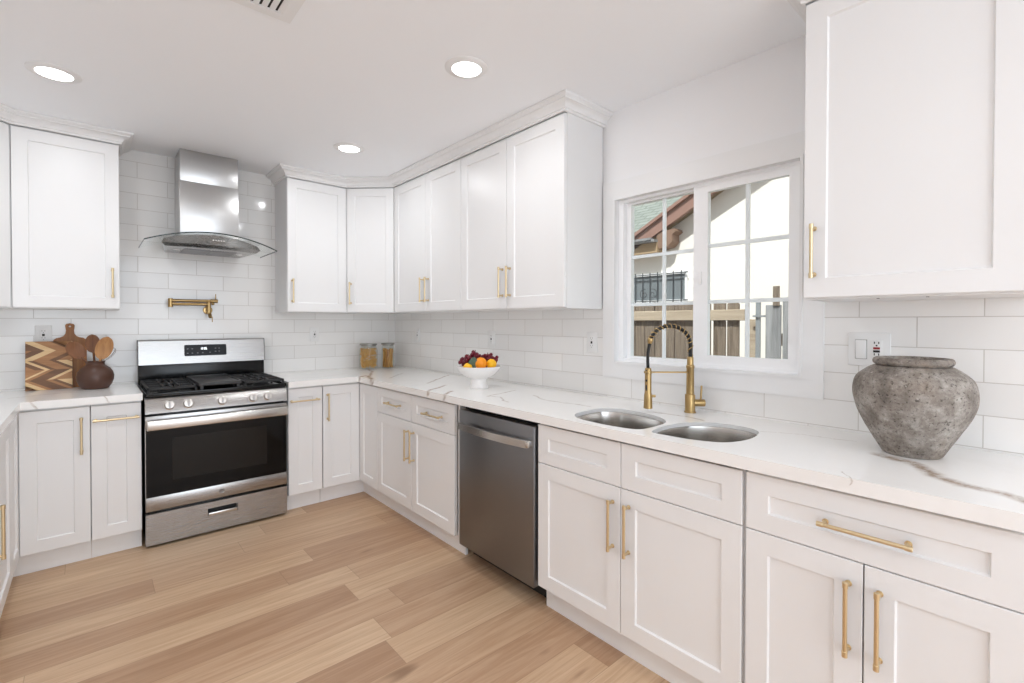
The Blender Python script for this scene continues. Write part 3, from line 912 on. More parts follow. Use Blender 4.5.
b = MB(); b.rod(hd + Vector((0, 0, 0.983)) + rgt * 0.012, hd + Vector((0, 0, 0.983)) + rgt * 0.034, 0.0062); b.build('diverter_knob', 'gold', sh, True)

# ------------------------------------------------------------------ dishwasher
dw = thing('dishwasher', 'dark slate stainless dishwasher with a bowed bar handle', 'dishwasher', (-0.60, -2.2515, 0))
y0, y1 = -1.946, -2.557
b = MB(); b.box((-0.585, y0 - 0.004, 0.09), (-0.04, y1 + 0.004, 0.860)); b.build('tub', 'blackm', dw, True)
b = MB(); b.box((-0.637, y0 - 0.012, 0.100), (-0.586, y1 + 0.006, 0.842), 0.004); door = b.build('door', 'slate', dw, True)
b = MB()
pts = []
ya, yb = y0 - 0.040, y1 + 0.032
rings = []
for i in range(17):
    t = i / 16
    yy = ya + (yb - ya) * t
    bow = 0.030 + 0.020 * math.sin(PI * t)
    xo = -0.637 - bow
    rings.append([(xo, yy, 0.778), (xo, yy, 0.744), (xo + 0.011, yy, 0.741), (xo + 0.014, yy, 0.780)])
b.ring_loft(rings, True)
for yy in (ya, yb):
    b.box((-0.636, yy - 0.010, 0.745), (-0.662, yy + 0.010, 0.777), 0.002)
b.build('handle', 'handle_steel', door, True)
b = MB(); b.box((-0.6385, -2.262, 0.212), (-0.6365, -2.280, 0.226), 0.0006, 1); b.build('badge', 'slate', door, True)
b = MB(); b.box((-0.545, y0 - 0.02, 0.02), (-0.53, y1 + 0.02, 0.095)); b.build('kick_plate', 'blackm', dw, True)
for yy in (y0 - 0.05, y1 + 0.05):
    b = MB(); b.cyl((-0.50, yy, 0), (-0.50, yy, 0.092), 0.014); b.cyl((-0.50, yy, 0), (-0.50, yy, 0.01), 0.022); b.build('foot', 'blackm', dw, True)

# ------------------------------------------------------------------ range
RXa, RXb = -1.915, -1.150
RC = (RXa + RXb) / 2
rg = thing('gas_range', 'stainless gas range with black cooktop and five knobs', 'range', (RC, -0.34, 0))
b = MB()
b.box((RXa + 0.002, -0.600, 0.035), (RXb - 0.002, -0.030, 0.880), 0.003)
b.build('body', 'black', rg, True)
for xx in (RXa + 0.05, RXb - 0.05):
    for yy in (-0.56, -0.08):
        b = MB(); b.cyl((xx, yy, 0), (xx, yy, 0.036), 0.013); b.cyl((xx, yy, 0), (xx, yy, 0.012), 0.021); b.build('foot', 'blackm', rg, True)
# storage drawer with recessed pull
b = MB()
dz0, dz1 = 0.018, 0.199
hx0, hx1, hz0, hz1 = -1.610, -1.446, 0.112, 0.160
xz = lambda u, v, t: (u, t, v)
b.prism([(RXa, dz0), (RXb, dz0), (RXb, dz1), (RXa, dz1)], xz, -0.650, -0.620, [[(hx0, hz0), (hx1, hz0), (hx1, hz1), (hx0, hz1)]])
b.box((RXa, -0.6200, dz0), (RXb, -0.601, dz1))
dr = b.build('storage_drawer', 'steel', rg, True)
b = MB()
b.box((hx0 + 0.002, -0.6215, hz0 + 0.002), (hx1 - 0.002, -0.6199, hz1 - 0.002)); b.build('handle_recess', 'blackm', dr, True)
b = MB(); b.box((hx0 + 0.003, -0.655, hz0 + 0.001), (hx1 - 0.003, -0.630, hz0 + 0.022), 0.004); b.build('handle', 'handle_steel', dr, True)
# oven door
b = MB()
b.box((RXa, -0.650, 0.215), (RXb, -0.601, 0.297), 0.003)
b.box((RXa, -0.650, 0.700), (RXb, -0.601, 0.770), 0.003)
b.box((RXa, -0.640, 0.292), (RXb, -0.601, 0.704))
door = b.build('oven_door', 'steel', rg, True)
b = MB(); b.box((RXa + 0.003, -0.650, 0.2975), (RXb - 0.003, -0.6405, 0.6995), 0.001, 1); gl = b.build('oven_glass', 'ovenglass', door, True)
b = MB()
wx0, wx1, wz0, wz1 = -1.787, -1.274, 0.380, 0.632
b.prism([(wx0, wz0), (wx1, wz0), (wx1, wz1), (wx0, wz1)], xz, -0.6506, -0.6498)
t = NT('oven_window'); t.bsdf(s2l((30, 28, 26)), 0.12, 0, spec=0.22); M['ovenwin'] = t.m
b.build('oven_window', 'ovenwin', door, True)
# door handle: wide flat bar on two ends
b = MB()
b.box((RXa + 0.004, -0.705, 0.694), (RXb - 0.004, -0.683, 0.752), 0.006, 3)
for xx in (RXa + 0.03, RXb - 0.03):
    b.box((xx - 0.018, -0.688, 0.704), (xx + 0.018, -0.649, 0.744), 0.004)
b.build('handle', 'handle_steel', door, True)
# round emblem: ring, field and a looped monogram
ec = Vector((RC - 0.002, -0.651, 0.256))
b = MB(); b.lathe([(0.0, 0), (0.0150, 0), (0.0150, 0.002), (0.0, 0.002)], (ec.x, -0.6499, ec.z), 28, (0, -1, 0)); em = b.build('emblem', 'emblem', door, True)
b = MB()
ring = [(ec.x + 0.0125 * math.cos(a * PI / 16), -0.6522, ec.z + 0.0125 * math.sin(a * PI / 16)) for a in range(33)]
b.tube(ring, 0.0011, 6)
g1 = [(ec.x - 0.002 + 0.0035 * math.cos(q), -0.6522, ec.z + 0.001 + 0.0055 * math.sin(q)) for q in [R(a) for a in range(30, 340, 20)]]
b.tube(g1, 0.0008, 6)
e1 = [(ec.x + 0.004 + 0.0030 * math.cos(q), -0.6522, ec.z - 0.001 + 0.0050 * math.sin(q)) for q in [R(a) for a in range(20, 345, 20)]]
b.tube(e1, 0.0008, 6)
b.build('monogram', 'handle_steel', em, True)
# control panel, sloped
b = MB()
b.prism([(-0.664, 0.786), (-0.600, 0.786), (-0.600, 0.880), (-0.634, 0.880), (-0.642, 0.872)], lambda u, v, t: (t, u, v), RXa, RXb)
pan = b.build('control_panel', 'steel', rg, True)
for xx in (-1.801, -1.709, -1.532, -1.358, -1.270):
    b = MB()
    b.lathe([(0.0285, 0), (0.0285, 0.004), (0.0245, 0.006), (0.0235, 0.024), (0.0215, 0.027), (0.0, 0.0275)], (xx, -0.652, 0.826), 28, (0, -0.968, 0.25))
    k = b.build('knob', 'handle_steel', rg, True)
    b = MB(); b.box((xx - 0.0045, -0.692, 0.815), (xx + 0.0045, -0.674, 0.851), 0.002, rot=Matrix.Rotation(R(-14.5), 3, 'X'), piv=(xx, -0.683, 0.833)); b.build('knob_grip', 'steel', k, True)
# cooktop
b = MB()
b.box((RXa + 0.001, -0.655, 0.8805), (RXb - 0.001, -0.095, 0.892), 0.004)
for xx in (RXa + 0.001, RXb - 0.009): b.box((xx, -0.655, 0.888), (xx + 0.008, -0.095, 0.906), 0.003)
b.box((RXa + 0.001, -0.655, 0.888), (RXb - 0.001, -0.645, 0.903), 0.003)
b.build('cooktop', 'black', rg, True)
bz = 0.892
for bx, by, br in ((-1.79, -0.52, 0.045), (-1.79, -0.24, 0.036), (-1.275, -0.52, 0.042), (-1.275, -0.24, 0.036)):
    b = MB(); b.lathe([(br * 1.25, 0), (br * 1.2, 0.006), (br, 0.008), (br, 0.014), (br * 0.9, 0.018), (0, 0.018)], (bx, by, bz), 24); b.build('burner', 'blackm', rg, True)
def grate(x0, x1):
    b = MB()
    y0, y1 = -0.630, -0.115
    zt = 0.934; r = 0.006
    def bar(p, q): b.box((min(p[0], q[0]) - r, min(p[1], q[1]) - r, zt - 0.016), (max(p[0], q[0]) + r, max(p[1], q[1]) + r, zt), 0.002, 1)
    ym = (y0 + y1) / 2; xm = (x0 + x1) / 2
    for yy in (y0, ym, y1): bar((x0, yy), (x1, yy))
    for xx in (x0, x1): bar((xx, y0), (xx, y1))
    for yc in ((y0 + ym) / 2, (ym + y1) / 2):
        hh = (ym - y0) / 2
        bar((xm, yc + 0.028), (xm, yc + hh)); bar((xm, yc - hh), (xm, yc - 0.028))
        bar((x0, yc), (xm - 0.028, yc)); bar((xm + 0.028, yc), (x1, yc))
        for sx in (-1, 1):
            for sy in (-1, 1):
                b.box((xm + sx * 0.040 - r, yc + sy * 0.060 - 0.030, zt - 0.014), (xm + sx * 0.040 + r, yc + sy * 0.060 + 0.045, zt - 0.001), 0.002, 1)
    for xx in (x0, x1):
        for yy in (y0, ym, y1): b.box((xx - 0.006, yy - 0.006, bz - 0.001), (xx + 0.006, yy + 0.006, zt - 0.014))
    b.build('grate', 'iron', rg, True)
grate(RXa + 0.018, -1.665); grate(-1.400, RXb - 0.018)
b = MB()
gx0, gx1 = -1.652, -1.413
b.box((gx0, -0.630, 0.922), (gx1, -0.115, 0.936), 0.004)
for (p, q) in (((gx0, -0.630), (gx1, -0.618)), ((gx0, -0.127), (gx1, -0.115)), ((gx0, -0.630), (gx0 + 0.010, -0.115)), ((gx1 - 0.010, -0.630), (gx1, -0.115))):
    b.box((p[0], p[1], 0.930), (q[0], q[1], 0.944), 0.003)
for xx in (gx0 + 0.02, gx1 - 0.02):
    for yy in (-0.61, -0.14): b.box((xx - 0.008, yy - 0.008, bz - 0.001), (xx + 0.008, yy + 0.008, 0.925))
b.build('griddle', 'griddle', rg, True)
# backguard
b = MB(); b.box((RXa + 0.002, -0.092, 0.880), (RXb - 0.002, -0.030, 1.040), 0.003); b.build('backsplash_panel', 'black', rg, True)
b = MB()
b.prism([(-0.112, 1.030), (-0.030, 1.030), (-0.030, 1.196), (-0.082, 1.196), (-0.094, 1.188)], lambda u, v, t: (t, u, v), RXa, RXb)
bg = b.build('backguard', 'steel', rg, True)
for xx in (RXa - 0.0001, RXb - 0.0035):
    b = MB(); b.prism([(-0.1125, 1.0295), (-0.029, 1.0295), (-0.029, 1.1965), (-0.0823, 1.1965), (-0.0945, 1.1885)], lambda u, v, t: (t, u, v), xx - 0.0002, xx + 0.0036); b.build('end_cap', 'black', bg, True)
sl = math.atan2(0.018, 0.158)
def on_guard(u, v, t):      # t: distance out of the sloped face, v: height
    yy = -0.112 + (v - 1.030) * (0.018 / 0.158)
    return (u, yy - t * math.cos(sl), v + t * math.sin(sl))
def rr_poly(x0, x1, z0, z1, r, n=5):
    out = []
    for cx, cz_, a0 in ((x1 - r, z0 + r, -90), (x1 - r, z1 - r, 0), (x0 + r, z1 - r, 90), (x0 + r, z0 + r, 180)):
        for i in range(n + 1):
            a = R(a0 + 90 * i / n); out.append((cx + r * math.cos(a), cz_ + r * math.sin(a)))
    return out
b = MB(); b.prism(rr_poly(-1.660, -1.405, 1.080, 1.158, 0.008), on_guard, -0.001, 0.002); dp = b.build('display', 'panelblk', bg, True)
SEG = {'0': 'abcdef', '1': 'bc', '2': 'abged', '3': 'abgcd', '4': 'fgbc', '5': 'afgcd', '6': 'afgedc', '7': 'abc', '8': 'abcdefg', '9': 'abcdfg'}
b = MB()
def digit(ch, x, z, w=0.007, h=0.015, t=0.0017):
    sg = {'a': (0, h - t, w, h), 'g': (0, h / 2 - t / 2, w, h / 2 + t / 2), 'd': (0, 0, w, t), 'f': (0, h / 2, t, h), 'e': (0, 0, t, h / 2), 'b': (w - t, h / 2, w, h), 'c': (w - t, 0, w, h / 2)}
    for k in SEG[ch]:
        q = sg[k]; b.prism([(x + q[0], z + q[1]), (x + q[2], z + q[1]), (x + q[2], z + q[3]), (x + q[0], z + q[3])], on_guard, 0.0018, 0.0026)
for ch, x in (('1', -1.5665), ('2', -1.556), ('0', -1.543), ('6', -1.5335)): digit(ch, x, 1.123)
b.prism([(-1.5465, 1.126), (-1.545, 1.126), (-1.545, 1.128), (-1.5465, 1.128)], on_guard, 0.0018, 0.0026)
b.prism([(-1.5465, 1.132), (-1.545, 1.132), (-1.545, 1.134), (-1.5465, 1.134)], on_guard, 0.0018, 0.0026)
b.build('clock', 'digits', dp, True)
for x, z in ((-1.645, 1.128), (-1.618, 1.128), (-1.645, 1.098), (-1.618, 1.098), (-1.586, 1.098), (-1.556, 1.098), (-1.512, 1.100), (-1.478, 1.128), (-1.455, 1.128), (-1.478, 1.106), (-1.455, 1.106)):
    b = MB(); b.prism([(x, z), (x + 0.009, z), (x + 0.009, z + 0.004), (x, z + 0.004)], on_guard, 0.0018, 0.0023); b.build('touch_key', 'icons', dp, True)

# ------------------------------------------------------------------ range hood
HX = -1.528
hood = thing('range_hood', 'stainless range hood with an arched glass canopy above the range', 'range hood', (HX, -0.01, 1.80))
def arc(x): return 1.893 - 0.076 * ((x - HX) / 0.372) ** 2
b = MB()
rings = []
NX = 33
for i in range(NX):
    x = HX - 0.372 + 0.744 * i / (NX - 1)
    yf = -0.495 + 0.03 * ((x - HX) / 0.372) ** 2
    z = arc(x)
    rings.append([(x, yf + 0.0015, z), (x, -0.012, z), (x, -0.012, z + 0.007), (x, yf + 0.0015, z + 0.007)])
b.ring_loft(rings, True)
cn = b.build('canopy', 'hoodglass', hood, True)
b = MB()
rings = []
for i in range(NX):
    x = HX - 0.372 + 0.744 * i / (NX - 1)
    yf = -0.495 + 0.03 * ((x - HX) / 0.372) ** 2
    z = arc(x)
    rings.append([(x, yf - 0.0010, z - 0.0005), (x, yf + 0.0014, z - 0.0005), (x, yf + 0.0014, z + 0.0075), (x, yf - 0.0010, z + 0.0075)])
b.ring_loft(rings, True)
b.build('glass_edge', 'glassedge', cn, True)
for sg in (-1, 1):
    x = HX + sg * 0.372
    b = MB(); b.box((x - 0.0012, -0.4655, arc(x) - 0.0005), (x + 0.0012, -0.012, arc(x) + 0.0075)); b.build('glass_edge', 'glassedge', cn, True)
# motor body under the canopy
def hood_ring(half_f, half_b, yf, z, bulge, top=False):
    pts = []
    n = 12
    for i in range(n + 1):
        t = i / n
        x = HX - half_f + 2 * half_f * t
        pts.append((x, yf - bulge * math.sin(PI * t), z if not top else arc(x) - 0.001))
    pts.append((HX + half_b, -0.012, z if not top else arc(HX + half_b) - 0.001)); pts.append((HX - half_b, -0.012, z if not top else arc(HX - half_b) - 0.001))
    return pts
b = MB()
b.ring_loft([hood_ring(0.262, 0.230, -0.37, 1.803, 0.05), hood_ring(0.282, 0.238, -0.395, 1.822, 0.06), hood_ring(0.268, 0.232, -0.365, 0, 0.06, True)], True)
hb = b.build('hood_body', 'steel', hood, True, sharp=25)
b = MB()
for i, x in enumerate((-0.03, -0.015, 0.0, 0.015, 0.03)):
    b.rod((HX + 0.02 + x, -0.40, 1.856), (HX + 0.02 + x, -0.446, 1.856), 0.0048)
b.build('push_button', 'handle_steel', hb, True)
b = MB(); b.box((HX - 0.15, -0.31, 1.7995), (HX - 0.004, -0.06, 1.8032), 0.001, 1); b.box((HX + 0.004, -0.31, 1.7995), (HX + 0.15, -0.06, 1.8032), 0.001, 1); b.build('grease_filter', 'slate', hb, True)
for x in (-0.185, 0.185):
    b = MB(); b.lathe([(0.0, 0), (0.018, 0), (0.020, 0.003), (0.020, 0.0035)], (HX + x, -0.22, 1.8000), 18); b.build('hood_lamp', 'plastic', hb, True)
b = MB()
b.box((HX - 0.172, -0.272, 1.8935), (HX + 0.172, -0.010, 2.26), 0.002)
b.box((HX - 0.170, -0.270, 2.255), (HX + 0.170, -0.010, CZ - 0.001), 0.002)
b.build('chimney', 'steelv', hood, True)

# ------------------------------------------------------------------ pot filler
pf = thing('pot_filler', 'brass folding pot filler on the tiled wall above the range', 'faucet', (-1.50, -TT, 1.44))
PX = -0.016
b = MB()
b.lathe([(0.030, 0), (0.030, 0.006), (0.026, 0.009), (0.014, 0.010), (0.013, 0.055)], (PX - 1.490, -TT, 1.405), 24, (0, -1, 0))
b.build('wall_flange', 'goldx', pf, True)
b = MB()
yy = -0.062
b.rod((PX - 1.490, yy, 1.378), (PX - 1.490, yy, 1.462), 0.0135)
b.rod((PX - 1.490, yy, 1.446), (PX - 1.712, yy, 1.444), 0.0105)
b.rod((PX - 1.716, yy, 1.422), (PX - 1.716, yy, 1.482), 0.0145)
b.build('lower_arm', 'goldx', pf, True)
b = MB()
b.rod((PX - 1.716, yy - 0.004, 1.468), (PX - 1.452, yy - 0.004, 1.470), 0.0105)
b.rod((PX - 1.480, yy - 0.004, 1.470), (PX - 1.436, yy - 0.004, 1.470), 0.0140)
b.rod((PX - 1.486, yy - 0.006, 1.378), (PX - 1.486, yy - 0.03, 1.352), 0.011)
b.build('upper_arm', 'goldx', pf, True)
b = MB(); b.rod((PX - 1.448, yy - 0.004, 1.482), (PX - 1.448, yy - 0.004, 1.522), 0.0032); b.build('valve_handle', 'goldx', pf, True)
b = MB(); b.sphere((PX - 1.468, yy - 0.018, 1.450), 0.010, (1, 1, 1), 14, 8); b.build('end_cap', 'goldx', pf, True)
b = MB(); b.rod((PX - 1.474, yy - 0.028, 1.358), (PX - 1.474, yy - 0.028, 1.318), 0.0030); b.build('valve_handle', 'goldx', pf, True)

# ------------------------------------------------------------------ outlets and switch
def outlet(label, p, face, kind='duplex', w=0.075, h=0.117):
    """wall plate; face 'y' on back wall, 'x' on right wall"""
    t = thing('wall_outlet' if kind != 'double' else 'switch_and_outlet_plate', label, 'outlet', p, 0 if face == 'y' else -PI / 2, 'white wall outlets' if kind != 'double' else None)
    b = MB(); b.box((-w / 2, -0.006, -h / 2), (w / 2, 0, h / 2), 0.003); b.build('plate', 'plastic', t)
    def recept(cx, gfci=False):
        b = MB(); b.box((cx - 0.0165, -0.0085, -0.034), (cx + 0.0165, -0.0055, 0.034), 0.0015); r = b.build('receptacle', 'plastic', t)
        for zc in (-0.021, 0.021):
            for dx in (-0.0065, 0.0065):
                b = MB(); b.box((cx + dx - 0.0015, -0.0089, zc), (cx + dx + 0.0015, -0.0083, zc + 0.008)); b.build('slot', 'dark' if gfci else 'greyslot', r)
            b = MB(); b.cyl((cx, -0.0083, zc - 0.006), (cx, -0.0089, zc - 0.006), 0.0030, seg=10); b.build('ground_hole', 'dark' if gfci else 'greyslot', r)
        if not gfci:
            b = MB(); b.box((cx - 0.006, -0.0092, -0.007), (cx + 0.006, -0.0083, 0.007), 0.0004, 1); b.build('reset_button', 'dark', r)
        if gfci:
            b = MB(); b.box((cx - 0.010, -0.0095, -0.010), (cx + 0.010, -0.0083, -0.002), 0.0004, 1); b.build('test_button', 'dark', r)
            b = MB(); b.box((cx - 0.010, -0.0095, 0.001), (cx + 0.010, -0.0083, 0.009), 0.0004, 1); b.build('reset_button', 'red', r)
    if kind == 'duplex':
        recept(0)
    elif kind == 'dark':
        recept(0)
    elif kind == 'double':
        b = MB(); b.box((-0.0235 - 0.0185, -0.0068, -0.036), (-0.0235 + 0.0185, -0.0058, 0.036), 0.0004, 1); b.build('switch_frame', 'greyslot', t)
        b = MB(); b.box((-0.0235 - 0.0165, -0.0125, -0.034), (-0.0235 + 0.0165, -0.0055, 0.034), 0.0025, rot=Matrix.Rotation(R(4), 3, 'X')); r = b.build('rocker_switch', 'plastic', t)
        recept(0.0235, True)
    return t
outlet('white wall outlet partly hidden behind the chevron cutting board', (-2.362, -TT, 1.238), 'y')
outlet('white wall outlet on the back wall just right of the range', (-0.747, -TT, 1.216), 'y')
outlet('white wall outlet on the window wall nearest the corner and pasta jars', (-TT, -0.43, 1.205), 'x')
outlet('white wall outlet on the window wall right of the fruit bowl', (-TT, -1.462, 1.200), 'x')
outlet('white wall outlet beside the left edge of the window casing', (-TT, -2.375, 1.205), 'x')
outlet('white double plate with a rocker switch and an outlet behind the stone vase', (-TT, -3.670, 1.221), 'x', 'double', 0.128, 0.122)

# ------------------------------------------------------------------ ceiling lights and vent
def can(label, x, y):
    t = thing('recessed_light', label, 'ceiling light', (x, y, CZ), 0, 'recessed ceiling lights')
    b = MB(); b.lathe([(0.064, -0.001), (0.066, -0.009), (0.088, -0.007), (0.097, -0.002), (0.097, 0.0), (0.064, 0.0)], (0, 0, 0), 40); b.build('trim_ring', 'trimw', t)
    b = MB(); b.lathe([(0.0, -0.0005), (0.0655, -0.0005), (0.0655, -0.0055), (0.0, -0.0065)], (0, 0, 0), 40); b.build('lens', 'lens', t)
    light('recessed_bulb', 'AREA', (0, 0, -0.012), CAN_W, CAN_C, t, shape='DISK', size=0.13)
can('round recessed ceiling light above the left cabinets', -2.262, -1.045)
can('round recessed ceiling light nearest the camera, over the sink', -0.865, -2.345)
can('round recessed ceiling light over the far cabinet corner', -0.862, -1.020)
v = thing('ceiling_vent', 'white slatted ceiling vent cut by the top photo edge', 'vent', (-1.72, -2.33, CZ))
b = MB()
va = 0.30
def vrect(x0, x1, y0, y1): return [(x0, y0), (x1, y0), (x1, y1), (x0, y1)]
b.prism(vrect(-0.155, 0.155, -0.165, 0.165), lambda u, q, z: (u, q, z), -0.008, -0.0005, [vrect(-0.115, 0.115, -0.125, 0.125)])
fr = b.build('frame', 'trimw', v)
b = MB(); b.box((-0.115, -0.125, -0.0015), (0.115, 0.125, -0.0004)); b.build('duct_opening', 'dark', v)
for i in range(9):
    x = -0.108 + i * 0.027
    b = MB(); b.box((x - 0.009, -0.124, -0.0065), (x + 0.009, 0.124, -0.005), rot=Matrix.Rotation(R(18), 3, 'Y'), piv=(x, 0, -0.006)); b.build('slat', 'trimw', v)

# ------------------------------------------------------------------ stone vase
vx, vy = -0.222, -3.826
b = MB()
prof = [(0.0, 0.0), (0.070, 0.0), (0.077, 0.006), (0.090, 0.028), (0.110, 0.064), (0.131, 0.104), (0.146, 0.142), (0.1525, 0.174), (0.151, 0.202), (0.142, 0.230), (0.124, 0.252), (0.104, 0.264), (0.093, 0.266),
        (0.098, 0.268), (0.104, 0.274), (0.105, 0.281), (0.101, 0.288), (0.093, 0.290), (0.084, 0.287), (0.080, 0.278), (0.084, 0.266), (0.10, 0.25), (0.128, 0.21), (0.132, 0.17), (0.10, 0.08), (0.06, 0.02), (0.0, 0.018)]
def smooth_prof(pr, n=4):
    out = []
    for i in range(len(pr) - 1):
        p0, p1, p2, p3 = (Vector(pr[max(0, min(len(pr) - 1, i + k))]) for k in (-1, 0, 1, 2))
        for j in range(n):
            t = j / n
            q = 0.5 * ((2 * p1) + (-p0 + p2) * t + (2 * p0 - 5 * p1 + 4 * p2 - p3) * t * t + (-p0 + 3 * p1 - 3 * p2 + p3) * t ** 3)
            out.append((max(0.0, q.x), q.y))
    return out + [pr[-1]]
prof = [(r * (1.0 if z < 0.245 else 0.955), z * 1.035) for r, z in prof]
b.lathe([(0.0, 0.0)] + smooth_prof(prof[1:-1]) + [prof[-1]], (0, 0, 0), 72)
random.seed(5)
from mathutils import noise as mn
for q in b.b.verts:
    n1 = mn.noise(q.co * 9) * 0.0022 + mn.noise(q.co * 28) * 0.0011
    r = Vector((q.co.x, q.co.y, 0))
    if r.length > 0.02 and q.co.z > 0.004: q.co += r.normalized() * n1
vz = b.build('stone_vase', 'stone')
vz.location = (vx, vy, ZC + 0.0005)
tag(vz, 'large squat weathered grey stone vase on the right countertop', 'vase')

# ------------------------------------------------------------------ fruit bowl
fb = Vector((-0.335, -1.738, ZC))
b = MB()
b.lathe([(0.0, 0.0), (0.058, 0.0), (0.060, 0.004), (0.056, 0.010), (0.051, 0.03), (0.047, 0.048), (0.047, 0.058), (0.060, 0.064), (0.092, 0.080), (0.118, 0.102), (0.136, 0.130), (0.1395, 0.136), (0.136, 0.138), (0.131, 0.134),
         (0.113, 0.108), (0.088, 0.088), (0.055, 0.074), (0.0, 0.070)], (0, 0, 0), 48)
o = b.build('fruit_bowl', 'ceramic')
o.location = fb
tag(o, 'white footed ceramic bowl of fruit on the countertop', 'bowl')
Rv = Vector((0.748, -0.664, 0)); Fv = Vector((0.664, 0.748, 0))
def at_bowl(r, f, z): return fb + Rv * r + Fv * f + Vector((0, 0, z))
def fruit(name, mat, pos, rad, sc, label, cat, group=None, tip=0.0):
    b = MB()
    vs = b.sphere((0, 0, 0), rad, sc, 24, 16)
    if tip:
        for q in vs:
            k = abs(q.co.x) / (rad * sc[0])
            if k > 0.8: q.co.x *= 1 + tip * (k - 0.8) * 5
    o = b.build(name, mat)
    o.location = pos
    tag(o, label, cat, group)
    b = MB(); b.cyl((0, 0, rad * sc[2] - 0.001), (0, 0, rad * sc[2] + 0.003), 0.003, 0.002, 8); b.build('stem_end', 'stem', o)
    return o
fruit('orange', 'orange', at_bowl(0.016, -0.052, 0.158), 0.038, (1, 1, 0.97), 'big round orange at the front centre of the fruit bowl', 'orange', 'oranges in the bowl')
fruit('orange', 'lemon', at_bowl(0.080, -0.026, 0.152), 0.032, (1, 1, 0.97), 'yellow-orange fruit at the right end of the fruit bowl', 'orange', 'oranges in the bowl')
o = fruit('lemon', 'lemon', at_bowl(-0.060, -0.062, 0.138), 0.024, (1.25, 1, 1), 'small yellow lemon low at the left front of the fruit bowl', 'lemon', tip=0.15)
def grapes(center, spread, n, seed, label):
    rnd = random.Random(seed)
    t = thing('grape_bunch', label, 'grapes', center, 0, 'grape bunches in the bowl')
    b = MB()
    pts = []
    tries = 0
    while len(pts) < n and tries < 3000:
        tries += 1
        u = Vector((rnd.uniform(-1, 1), rnd.uniform(-1, 1), rnd.uniform(-1, 1)))
        if u.length > 1: continue
        p = Rv * (u.x * spread[0]) + Fv * (u.y * spread[1]) + Vector((0, 0, u.z * spread[2]))
        if any((p - q).length < 0.0135 for q in pts): continue
        pts.append(p)
    for p in pts: b.sphere(p, rnd.uniform(0.0108, 0.0125), (1, 1, 1.08), 12, 8)
    b.build('berries', 'grape', t)
    b = MB(); b.tube([(0, 0, -spread[2] * 0.5), (0.004, 0, spread[2] * 0.5), (0.010, 0.004, spread[2] + 0.010)], 0.0022, 6); b.build('stem', 'stem', t)
grapes(at_bowl(-0.070, -0.012, 0.166), (0.048, 0.034, 0.034), 46, 2, 'dark red grape bunch spilling over the left side of the fruit bowl')
grapes(at_bowl(0.048, 0.040, 0.172), (0.072, 0.030, 0.036), 52, 4, 'dark red grape bunch behind the oranges in the fruit bowl')
grapes(at_bowl(-0.028, 0.012, 0.196), (0.020, 0.020, 0.030), 18, 9, 'topmost small dark grape bunch behind the green leaf')
b = MB()
rows = []
for i in range(11):
    t = i / 10
    wd = 0.030 * math.sin(PI * min(1, t * 0.92 + 0.06)) ** 0.8
    rows.append([(k * wd, 0.004 * (1 - k * k) + 0.010 * (t - 0.5) ** 2 * 4 - 0.01, t * 0.074) for k in (-1, -0.5, 0, 0.5, 1)])
b.ring_loft(rows, False, False)
o = b.build('leaf', 'leaf', solid=0.0012)
o.location = at_bowl(-0.031, -0.062, 0.126)
o.rotation_euler = (R(8), R(6), -YAW)
tag(o, 'grey-green leaf standing between the grapes and the orange', 'leaf')
b = MB(); b.tube([(0, -0.001, 0.0), (0, 0.002, 0.035), (0, 0.0, 0.072)], 0.0014, 6); b.build('midrib', 'leaf', o)

# ------------------------------------------------------------------ pasta jars
def jar(label, x, y, r, h, neck):
    t = thing('pasta_jar', label, 'jar', (x, y, ZC), 0, 'glass jars in the corner')
    b = MB()
    b.lathe([(0.0, 0.0005), (r * 0.86, 0.0005), (r * 0.97, 0.006), (r, 0.016), (r, h * 0.72), (r * 0.95, h * 0.80), (neck, h * 0.87), (neck, h * 0.93), (neck - 0.003, h * 0.93), (neck - 0.003, h * 0.87), (r * 0.93, h * 0.79), (r - 0.003, h * 0.71), (r - 0.003, 0.018), (r * 0.84, 0.006), (0.0, 0.0055)], (0, 0, 0), 40)
    b.build('jar_body', 'jarglass', t)
    b = MB(); b.lathe([(0.0, h * 0.905), (neck - 0.004, h * 0.905), (neck - 0.004, h * 0.932), (neck + 0.004, h * 0.934), (neck + 0.007, h * 0.945), (neck + 0.007, h * 0.985), (neck + 0.003, h), (0.0, h)], (0, 0, 0), 36); b.build('lid', 'jarlid', t)
    return t
jar('wide glass jar of short pasta with a grey lid, left of two', -0.345, -0.170, 0.079, 0.224, 0.066)
jar('slim glass jar of long pasta with a grey lid, nearest the corner', -0.163, -0.170, 0.058, 0.224, 0.052)
rnd = random.Random(11)
b = MB()
n = 0
while n < 380:
    a = rnd.uniform(0, 2 * PI); rr = 0.070 * math.sqrt(rnd.uniform(0.25, 1)); z = rnd.uniform(0.016, 0.182)
    p = Vector((rr * math.cos(a), rr * math.sin(a), z))
    d = Vector((rnd.uniform(-1, 1), rnd.uniform(-1, 1), rnd.uniform(-1, 1))).normalized()
    q0 = p - d * 0.009; q1 = p + d * 0.009
    if max(Vector((q.x, q.y)).length for q in (q0, q1)) > 0.070 or min(q0.z, q1.z) < 0.012: continue
    b.tube([q0, p + d.orthogonal().normalized() * 0.003, q1], 0.0040, 6)
    n += 1
o = b.build('short_pasta', 'pasta'); o.location = (-0.345, -0.170, ZC)
tag(o, 'dry short pasta filling the wide glass jar', 'pasta', kind='stuff')
b = MB()
